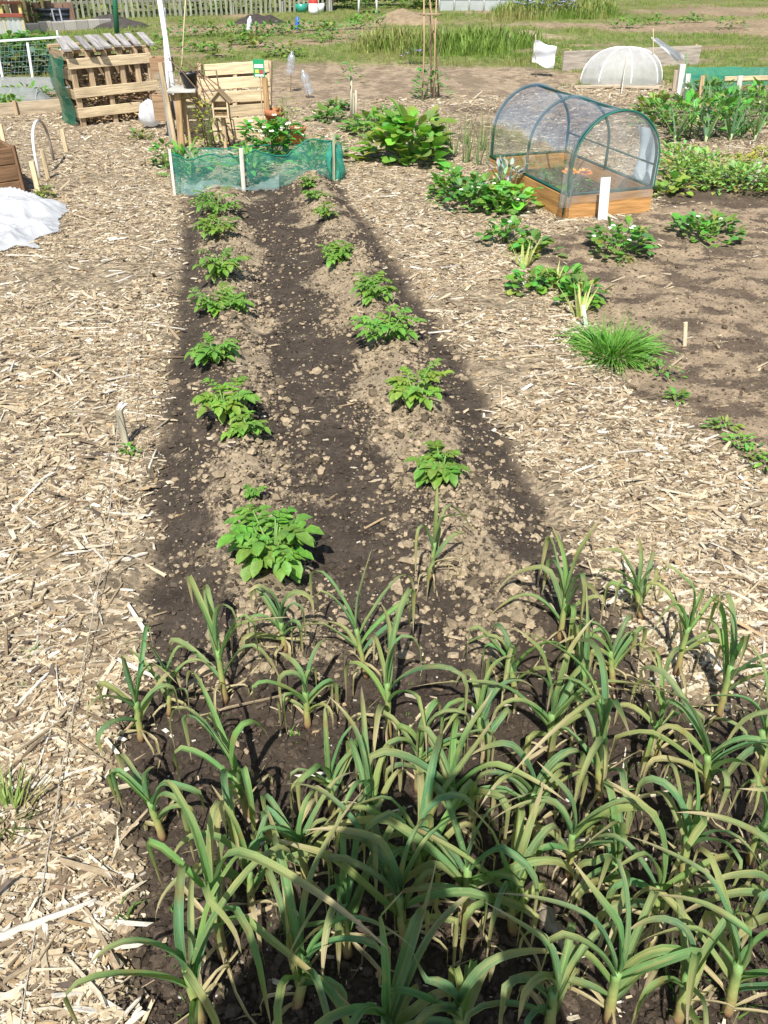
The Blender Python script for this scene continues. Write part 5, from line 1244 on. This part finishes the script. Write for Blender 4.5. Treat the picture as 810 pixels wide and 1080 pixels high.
for i, (px, py, L, lab) in enumerate(((552, 282, .20, 'pale yellow striped grassy leaves, farthest of the three clumps'), (584, 304, .16, 'bright yellow striped grassy leaves, middle of the three clumps'), (612, 335, .22, 'yellow striped grassy leaves touching the chives clump'))):
    blades('striped_plant', lab, 'plant', px, py, 13, L, .022, (.48, .50, .18), .8, 'striped yellow leaved plants', seed=i, rad=.025, c2=(.45, .5, .15), droop=.9)
# ---- chives clump
b = G(645, 372); t = thing('chives_clump', 'dense bright green clump of grassy chives at edge of the bare bed', 'chives', b)
rg = random.Random(8); m = MB()
for k in range(900):
    a = rg.uniform(0, 6.283); q = rg.random() ** .5; r = .13 * q; d = Vector((math.cos(a) * 1.6 * q, math.sin(a) * 1.3 * q, 1.15 - .35 * q)) + Vector((rg.uniform(-.5, .5), rg.uniform(-.5, .5), rg.uniform(-.5, .2)))
    m.leaf(b + Vector((math.cos(a) * r, math.sin(a) * r, 0)), d, (math.cos(a), math.sin(a), .2), rg.uniform(.06, .19) * (1 + .35 * math.sin(a * 3 + 1)), .0075, rg.uniform(.2, 1.5) * (.3 + q), .4, 'lance', (.38, .34, .16) if rg.random() < .06 else tuple(x * rg.uniform(.6, 1.3) for x in (.13, .31, .05)), (.2, .42, .07), 4)
m.build('leaves', M_LEAF, t, True)
# small weeds on the bare bed
for i, (px, py, r, c, lab) in enumerate(((698, 396, .08, (.17, .33, .07), 'ferny pale weed below the chives on the bare bed'), (684, 386, .04, (.17, .33, .07), 'very small weed between the chives and ferny weed'), (712, 420, .04, (.18, .33, .07), 'tiny weed seedling below the ferny weed'),
    (764, 452, .05, (.2, .38, .07), 'first and smallest seedling of the row at right edge'), (778, 468, .05, (.2, .38, .07), 'second seedling of the short row at right edge'), (792, 482, .06, (.2, .38, .07), 'third seedling of the short row at right edge'), (806, 494, .06, (.2, .38, .07), 'last seedling of the row, cut by right edge'), (560, 270, .06, (.3, .35, .08), 'small yellowish weed below the strawberry row'), (660, 276, .05, (.25, .3, .08), 'yellowish weed beside the lone flowering strawberry'))):
    bush('small_weed', lab, 'weed', px, py, r, r * .8, r * .7, 36, .035, c, 'small weeds on the bare bed', asp=.4, nst=0)
stake(724, 364, 340, -1, .02, (.58, .48, .33), 'thin short wooden stick standing alone in the bare bed')
# ---- middle distance: leafy clump, onions, post stub, cane wigwam
bush('leafy_clump', 'big leafy chard clump in the middle, left of the onions', 'plant', 432, 170, .34, .27, .38, 190, .155, (.21, .40, .075), shape='round', asp=.75, nst=14, up=.8, stemc=(.3, .4, .12))
bush('leafy_clump', 'smaller leafy clump touching the left of the big chard', 'plant', 398, 142, .3, .2, .2, 110, .10, (.16, .32, .06), nst=6)
for i, (px, py, L) in enumerate(((478, 164, .36), (492, 172, .42), (504, 174, .46), (516, 176, .36), (508, 158, .4), (490, 152, .38), (470, 150, .3))):
    blades('onion_plant', 'onion with thin upright grey green leaves, %s of the onion patch by the chard' % ordn[i], 'onion', px, py, 9, L, .014, (.16, .26, .10), .35, 'onions beside the chard clump', seed=i + 20, rad=.03, c2=(.35, .36, .16))
b = G(371, 128); t = thing('stake_bundle', 'bundle of short thick sticks with sprouting leaves, left of the chard', 'sticks', b); rg = random.Random(2)
for k in range(5):
    p = b + Vector((rg.uniform(-.06, .06), rg.uniform(-.05, .05), -.05)); m = MB(); m.tube([p, p + Vector((rg.uniform(-.03, .03), 0, rg.uniform(.3, .5)))], .014, 7, c=jc((.42, .38, .28))); m.build('stick', M_WOOD, t, True)
m = MB(); foliage(m, b + Vector((0, 0, .36)), .14, .1, .22, 40, .06, (.17, .32, .07), rg=rg); m.build('foliage', M_LEAF, t, True)
for (px, py, r, lab) in ((384, 136, .2, 'low green plants right of the short stick bundle'), (346, 128, .18, 'low green plant between the pallet and stick bundle'), (356, 116, .14, 'small pale plant behind the stick bundle'), (410, 128, .2, 'low green plant behind the big chard clump'), (612, 72, .42, 'dark green squash plant left of the fleece cloche')):
    bush('low_plant', lab, 'plant', px, py, r, r * .7, r * .7, 80, .08, (.13, .28, .06), 'low plants round the chard')
def wigwam():
    b = G(452, 104); t = thing('cane_wigwam', 'tall wigwam of four bare canes with climbing plant at its foot', 'plant support', b)
    for (gx, gy, tx, ty) in ((445, 106, 447, -14), (458, 105, 461, -20), (455, 98, 453, -16), (464, 101, 452, -10)):
        p = G(gx, gy); q = atY(tx, ty, b.y + .02); m = MB(); m.tube([p - Vector((0, 0, .1)), p.lerp(q, .5) + Vector((rnd.uniform(-.02, .02), 0, 0)), q], [.011, .01, .008], 7, c=jc((.42, .30, .18), .2)); m.build('cane', M_WOOD, t, True)
    z = hgt(b.y, 15); m = MB(); m.tube([Vector((b.x + .13 * math.cos(a / 8 * 6.283), b.y + .06 * math.sin(a / 8 * 6.283), z)) for a in range(9)], .008, 6, c=(.3, .22, .14)); m.build('tie_ring', M_TWINE, t, True)
    rg = random.Random(6); m = MB()
    for k in range(4):
        pts = [b + Vector((rg.uniform(-.1, .12), rg.uniform(-.05, .05), 0))]
        for q in range(7): pts.append(pts[-1] + Vector((rg.uniform(-.05, .05), rg.uniform(-.03, .03), .12)))
        m.tube(pts, [.009 - .001 * i for i in range(8)], 5, c=(.26, .18, .12))
    m.build('bare_stems', M_WOOD, t, True)
    m = MB(); foliage(m, b, .22, .18, .36, 120, .07, (.12, .30, .06), rg=rg); m.build('foliage', M_LEAF, t, True)
wigwam()
# ================================================================== far plots
def mound(name, px, py, w, h, c, lab, cat, seed, mat=M_CLOD):
    b = G(px, py); m = MB()
    def f(u, v):
        x, y = (u * 2 - 1), (v * 2 - 1); r = math.hypot(x, y); k = max(0, 1 - r) ** .8 if r < 1 else 0
        z = h * k * (.75 + .6 * (float(vnoise(u * 7, v * 7, seed)) - .3)); X_, Y_ = b.x + x * w, b.y + y * w * .7 + w * .5
        return Vector((X_, Y_, gz(X_, Y_) - .02 + z))
    m.grid(f, 30, 24, cf=lambda u, v: jc(c, .25)); return tag(m.build(name, mat, None, True, origin=(b.x, b.y + w * .5, b.z)), lab, cat)
mound('straw_heap', 428, 26, 1.0, .42, (.25, .19, .12), 'brown straw and chip heap behind the cane wigwam', 'heap', 3)
mound('soil_heap', 114, 30, .9, .32, (.07, .06, .055), 'dark soil heap behind the wood store roof', 'heap', 4)
mound('soil_heap', 272, 25, .7, .3, (.06, .05, .045), 'dark soil heap below the picket fence by whitish bottle', 'heap', 5)
mound('soil_heap', 515, 46, 1.0, .16, (.12, .10, .075), 'low dark soil heap in the tall grass right of the wigwam', 'heap', 6)
mound('straw_heap', 560, 40, .9, .14, (.28, .23, .14), 'low straw heap in the grass above the square white bag', 'heap', 7)
# weeds and crop rows in the far plots
rg = random.Random(23)
far_spots = [(200, 39), (222, 38), (244, 36), (268, 38), (288, 37), (306, 35), (326, 33), (346, 32), (378, 31), (392, 30), (250, 47), (270, 50), (180, 52), (230, 60), (340, 44), (356, 42), (210, 54), (300, 60), (660, 30), (690, 26), (730, 24), (770, 30)]
far_spots.sort()
for i, (px, py) in enumerate(far_spots):
    r = rg.uniform(.2, .42)
    where = 'far left plots, right of white poles' if px < 240 else ('far plots beyond the leaning pallet' if px < 330 else ('far plots between blue bottle and wigwam' if px < 500 else 'far right plots'))
    bush('crop_plant', '%s green plant counted from left in the rows of far plots' % (ordn + ['thirteenth', 'fourteenth', 'fifteenth', 'sixteenth', 'seventeenth', 'eighteenth', 'nineteenth', 'twentieth', 'twenty first', 'twenty second'])[i], 'plant', px, py, r, r * .6, r * .8, 70, .11, rg.choice([(.12, .28, .05), (.16, .32, .06), (.2, .3, .07)]), 'green plants in the far plots', nst=0)
bush('violet_flower', 'small violet flowers on bare soil left of the wigwam', 'flower', 434, 68, .18, .1, .25, 20, .09, (.12, .2, .07), flowers=5, fc=(.16, .13, .32), fr=.028)
bush('blue_bush', 'blue flowering low bush at the far end above the white bag', 'bush', 574, 17, .9, .5, .5, 160, .14, (.16, .20, .16), flowers=40, fc=(.22, .25, .42), fr=.05)
b = G(412, 53); m = MB()
for k in range(5): m.leaf(b + Vector((.1 * k - .2, 0, .03)), (rg.uniform(-1, 1), rg.uniform(-1, .2), .5), (0, 0, 1), .14, .1, .4, .4, 'round', (.78, .78, .74))
tag(m.build('paper_scrap', M_PLAS, origin=b), 'scrap of white paper lying in the grass left of the wigwam', 'litter')
# white garden chair, bench, polytunnel
def chair():
    b = G(388, 14); t = thing('garden_chair', 'white plastic garden chair standing in the far plots', 'chair', b); s = 1.0
    def leg(x, y, z0, z1, sp=.0):
        m = MB(); m.tube([b + Vector((x * 1.12, y * 1.1, z0 - .03)), b + Vector((x, y, z1))], [.026, .032], 8, c=WHITE); m.build('leg', M_PLAS, t, True)
    for x in (-.24, .24): leg(x, -.22, 0, .62); leg(x, .24, 0, .44)
    m = MB(); m.box(b + Vector((0, 0, .43)), (.50, .48, .035), c=WHITE); m.build('seat', M_PLAS, t)
    m = MB(); m.grid(lambda u, v: b + Vector(((u - .5) * .5, .25 + .10 * v - .06 * (1 - (2 * u - 1) ** 2) * -1, .44 + .44 * v)), 10, 8, c=WHITE); m.grid(lambda u, v: b + Vector(((.5 - u) * .5, .275 + .10 * v + .06 * (1 - (2 * u - 1) ** 2), .44 + .44 * v)), 10, 8, c=WHITE); m.build('backrest', M_PLAS, t, True)
    for x in (-.26, .26):
        m = MB(); m.bar(b + Vector((x, -.24, .63)), b + Vector((x, .28, .65)), .06, .03, c=WHITE); m.build('armrest', M_PLAS, t)
chair()
def bench():
    b = G(323, 12); b.y += .2; t = thing('garden_bench', 'weathered grey wooden bench against the far end of picket fence', 'bench', b)
    for x in (-.75, .75):
        for y in (-.2, .2):
            m = MB(); m.bar(b + Vector((x, y, -.05)), b + Vector((x, y, .42 if y < 0 else .9)), .07, .07, up=(0, 1, 0), c=jc(WOODG)); m.build('leg', M_WOOD, t)
    m = MB()
    for k in range(4): m.bar(b + Vector((-.85, -.22 + k * .13, .44)), b + Vector((.85, -.22 + k * .13, .44)), .11, .03, c=jc((.45, .43, .38)))
    m.build('seat', M_WOOD, t); m = MB()
    for k in range(3): m.bar(b + Vector((-.85, .16, .56 + k * .14)), b + Vector((.85, .16, .56 + k * .14)), .11, .03, up=(0, 1, 0), c=jc((.45, .43, .38)))
    m.build('backrest', M_WOOD, t)
bench()
def gnome():
    b = G(331, 15); t = thing('garden_ornament', 'small red and white garden ornament standing beside the grey bench', 'ornament', b)
    m = MB(); m.lathe([(.001, 0), (.13, 0), (.15, .1), (.13, .25), (.09, .32), (.001, .33)], 14, (.75, .74, .72), b); m.build('lower_body', M_PAINT, t, True)
    m = MB(); m.lathe([(.12, .22), (.13, .3), (.10, .40), (.05, .44), (.001, .445)], 14, (.55, .05, .04), b); m.build('red_coat', M_PAINT, t, True)
    m = MB(); m.lathe([(.001, .42), (.06, .44), (.075, .5), (.05, .55), (.001, .56)], 12, (.7, .62, .56), b); m.build('head', M_PAINT, t, True)
    m = MB(); m.lathe([(.08, .53), (.06, .60), (.001, .68)], 12, (.5, .04, .04), b); m.build('cap', M_PAINT, t, True)
    for (px, py, c, nm, lab) in ((318, 13, (.03, .28, .20), 'green_tub', 'small green tub on the grass under the grey bench'), (336, 13, (.75, .76, .76), 'white_tub', 'small white tub right of the red ornament')):
        q = G(px, py); m = MB(); m.lathe([(.001, 0), (.15, 0), (.19, .22), (.17, .22), (.14, .03), (.001, .03)], 16, c, q); tag(m.build(nm, M_PLAS, None, True, origin=q), lab, 'tub')
gnome()
def polytunnel():
    a, b = G(470, 14), G(548, 10); L = b.x - a.x + .3; c = (a + b) / 2; c.y += 1.1; R_ = 1.1; t = thing('polytunnel', 'white framed clear polytunnel at the top edge, behind the wigwam', 'polytunnel', c)
    def f(u, v): 
        e = math.pi * v; return c + Vector((L * (u - .5), -R_ * math.cos(e), 1.75 * math.sin(e) ** .7 + .01))
    m = MB(); m.grid(f, 40, 24); m.build('cover', M_PANEL, t, True)
    for i in range(7):
        m = MB(); m.tube([f(i / 6, v / 20) + Vector((0, -.02, .01)) for v in range(21)], .03, 6, c=WHITE); m.build('hoop', M_PLAS, t, True)
    for v in (.03, .25, .5):
        m = MB(); m.tube([f(0, v) + Vector((0, -.03, 0)), f(1, v) + Vector((0, -.03, 0))], .02, 6, c=WHITE); m.build('rail', M_PLAS, t, True)
    for s in (0, 1):
        m = MB(); m.f.append(tuple(m.vert(f(s, v / 20)) for v in range(21))); m.build('end_wall', M_PANEL, t)
polytunnel()
rg = random.Random(31)
for i in range(30):
    if i < 8: p = Vector((-1.6 + i * .62 + rg.uniform(-.2, .2), rg.uniform(29.5, 31.5), 0)); 
    else: p = Vector((4.4 + (i - 8) * 1.2, rg.uniform(33, 38), 0))
    p.z = gz(p.x, p.y); h = rg.uniform(.7, 1.3) if i < 8 else rg.uniform(1.2, 2.4)
    bush('boundary_shrub', 'green shrub in the hedge along the far boundary beyond plots', 'shrub', 0, 500 + i, .8 if i < 8 else 1.1, .6, h, 240, .18, rg.choice([(.08, .18, .04), (.13, .24, .05), (.11, .2, .04), (.17, .27, .06)]), 'hedge shrubs along the far boundary', ctr=p, nst=4)
# ---- dead wood lying in the garlic bed and on the chips
def dead(px, py, qx, qy, r, c, lab, name='dead_branch', n=8, rag=.4):
    a, b = G(px, py), G(qx, qy); rg = random.Random(px); pts = []; rad = []
    for i in range(n + 1):
        p = a.lerp(b, i / n) + Vector((rg.uniform(-1, 1), rg.uniform(-1, 1), 0)) * r * .4; pts.append((p.x, p.y, gz(p.x, p.y) + r * .6)); rad.append(r * (1 - .55 * i / n) * rg.uniform(1 - rag, 1 + rag * .4))
    m = MB(); m.tube(pts, rad, 9, c=c); tag(m.build(name, M_WOOD, None, True, origin=pts[0]), lab, 'dead wood')
dead(585, 898, 650, 880, .020, (.40, .34, .27), 'grey torn piece of weathered wood lying in the garlic bed')
dead(570, 960, 600, 1010, .022, (.30, .25, .19), 'frayed brown piece of dead wood low in the garlic bed')
dead(52, 936, 120, 940, .006, (.22, .15, .10), 'dark brown twig lying on chips near the lower left edge', 'twig')
dead(-6, 992, 104, 952, .011, (.62, .56, .46), 'long bleached wood splinter on the chips at lower left', 'splinter')
dead(426, 418, 430, 436, .016, (.50, .38, .24), 'pale wood scrap below the broad flat potato plant', 'wood_scrap')

# ================================================================== the photographer, standing behind the camera; only the shadow falls in view
def photographer():
    F0 = Vector((-.13, -.34, gz(-.13, -.34)))
    t = thing('person', 'photographer in dark jacket behind the camera, casting the shadow on nearest garlic', 'person', F0)
    V = []; E = []; Rr = []
    def v(p, r, frm=None):
        V.append(Vector(p)); Rr.append(r); 
        if frm is not None: E.append((frm, len(V) - 1))
        return len(V) - 1
    pel = v((0, 0, .95), (.17, .12)); w1 = v((0, .01, 1.12), (.155, .11), pel); ch = v((0, .01, 1.30), (.185, .125), w1); nk0 = v((0, .0, 1.45), (.10, .085), ch)
    nk = v((0, .015, 1.52), (.058, .058), nk0); h1 = v((0, .03, 1.585), (.075, .085), nk); h2 = v((0, .035, 1.67), (.08, .10), h1); h3 = v((0, .025, 1.74), (.06, .075), h2)
    for s in (-1, 1):
        hip = v((s * .10, 0, .86), (.095, .10), pel); kn = v((s * .12, .02, .48), (.062, .065), hip); an = v((s * .13, 0, .10), (.045, .05), kn); v((s * .145, .13, .04), (.045, .035), an)
        sh = v((s * .20, .0, 1.41), (.07, .07), ch); el = v((s * .31, .06, 1.20), (.05, .05), sh); wr = v((s * .14 + .06, .25, 1.50), (.032, .032), el); pm = v((s * .105 + .08, .285, 1.56), (.036, .022), wr)
        for k, (dy, l) in enumerate(((0, .075), (.006, .082), (.008, .078), (.004, .062))):
            b = V[pm] + Vector((-s * .004, .008 + dy, .022 - .016 * k)); a1 = v(b, (.010, .010), pm); a2 = v(b + Vector((-s * l * .5, .012, .004)), (.009, .009), a1); v(b + Vector((-s * l * .8, -.004, 0)), (.008, .008), a2)
        a1 = v(V[pm] + Vector((-s * .012, -.026, -.012)), (.011, .011), pm); v(V[a1] + Vector((-s * .034, -.006, .008)), (.009, .009), a1)
    me = bpy.data.meshes.new('body'); me.from_pydata([tuple(p) for p in V], E, []); o = bpy.data.objects.new('body', me); col.objects.link(o)
    sk = o.modifiers.new('skin', 'SKIN'); me.skin_vertices or None
    if not me.skin_vertices: 
        bpy.context.view_layer.objects.active = o
    for i, r in enumerate(Rr): me.skin_vertices[0].data[i].radius = r
    me.skin_vertices[0].data[0].use_root = True
    sb = o.modifiers.new('smooth', 'SUBSURF'); sb.levels = sb.render_levels = 2
    dg = bpy.context.evaluated_depsgraph_get(); ev = o.evaluated_get(dg); m2 = bpy.data.meshes.new_from_object(ev)
    o.modifiers.clear(); o.data = m2; bpy.data.meshes.remove(me)
    n = len(m2.vertices); co = np.zeros(n * 3); m2.vertices.foreach_get('co', co); co = co.reshape(-1, 3)
    c = np.tile((.05, .06, .09), (n, 1)); c[co[:, 2] < .93] = (.06, .075, .12); c[co[:, 2] < .10] = (.05, .04, .03)
    skin = ((co[:, 2] > 1.50) & (np.abs(co[:, 0]) < .11) & (co[:, 1] < .2)) | (co[:, 1] > .255); c[skin] = (.52, .34, .25)
    if 'Col' in m2.attributes: m2.attributes.remove(m2.attributes['Col'])
    a = m2.color_attributes.new('Col', 'FLOAT_COLOR', 'POINT'); a.data.foreach_set('color', np.concatenate([c, np.ones((n, 1))], 1).astype(np.float32).ravel())
    m2.materials.clear(); m2.materials.append(M_STEM); m2.polygons.foreach_set('use_smooth', [True] * len(m2.polygons)); o.parent = t
    def part(nm, fn, mt=M_PAINT):
        m = MB(); fn(m); return m.build(nm, mt, t, True)
    def hair(m):
        def f(u, q):
            a = 6.2832 * u; e = q * 1.75; r = .092 + .006 * math.sin(a * 9)
            return F0 + Vector((r * math.sin(e) * math.cos(a), .022 + r * 1.14 * math.sin(e) * math.sin(a) - .012 * (e > 1), 1.685 + r * 1.02 * math.cos(e) + .03 * (math.sin(a) > .4) * (e > 1)))
        m.grid(f, 32, 12, c=(.06, .04, .025))
    part('hair', hair)
    part('nose', lambda m: m.tube([F0 + Vector((0, .128, 1.68)), F0 + Vector((0, .15, 1.645)), F0 + Vector((0, .13, 1.635))], [.008, .016, .010], 8, c=(.52, .34, .25)), M_STEM)
    part('mouth', lambda m: m.tube([F0 + Vector((-.024, .118, 1.605)), F0 + Vector((0, .128, 1.606)), F0 + Vector((.024, .118, 1.605))], [.004, .007, .004], 8, c=(.42, .18, .15)), M_STEM)
    for s in (-1, 1):
        part('eye', lambda m: m.ico(F0 + Vector((s * .032, .118, 1.675)), .012, c=(.7, .7, .68), jit=0)); part('ear', lambda m: m.ico(F0 + Vector((s * .088, .03, 1.665)), .026, c=(.5, .32, .24), jit=.05), M_STEM)
    # small camera held up in both hands, its lens at the viewpoint
    cm = thing('compact_camera', 'small silver compact camera held up by the photographer', 'camera', (0, -.045, 1.6))
    m = MB(); m.box((0, -.047, 1.6), (.10, .022, .058), c=(.5, .5, .52)); m.build('camera_body', M_PAINT, cm)
    m = MB(); m.tube([(0, -.036, 1.6), (0, -.022, 1.6)], [.021, .019], 20, c=(.08, .08, .085)); m.build('lens_barrel', M_PLAS, cm)
    m = MB(); m.tube([(.035, -.047, 1.628), (.035, -.047, 1.634)], .006, 12, c=(.6, .6, .62)); m.build('shutter_button', M_PAINT, cm)
photographer()
EXPOSURE = .66

# ------------------------------------------------------------------ light
SUN_AZ, SUN_EL = R(8), R(53)       # shadows fall away from the camera, a little to the right
w = bpy.data.worlds.new("World"); scn.world = w; w.use_nodes = True
nt = w.node_tree; bg = nt.nodes['Background']; sky = nt.nodes.new('ShaderNodeTexSky'); sky.sky_type = 'NISHITA'; sky.sun_disc = False
sky.sun_elevation = SUN_EL; sky.sun_rotation = math.pi + SUN_AZ
nt.links.new(sky.outputs[0], bg.inputs[0]); bg.inputs[1].default_value = .09
sd = bpy.data.lights.new('sun', 'SUN'); so = bpy.data.objects.new('sun', sd); col.objects.link(so)
sd.energy = 4.6; sd.angle = R(.5); sd.color = (1, .965, .90)
tos = Vector((-math.sin(SUN_AZ) * math.cos(SUN_EL), -math.cos(SUN_AZ) * math.cos(SUN_EL), math.sin(SUN_EL)))
so.rotation_euler = tos.to_track_quat('Z', 'Y').to_euler(); so.location = tos * 30
vs = scn.view_settings; vs.view_transform = 'Standard'; vs.look = 'None'; vs.exposure = EXPOSURE; vs.gamma = 1; vs.use_curve_mapping = False
scn.render.engine = 'CYCLES'; scn.cycles.use_denoising = True
scn.cycles.max_bounces = 8; scn.cycles.transparent_max_bounces = 16
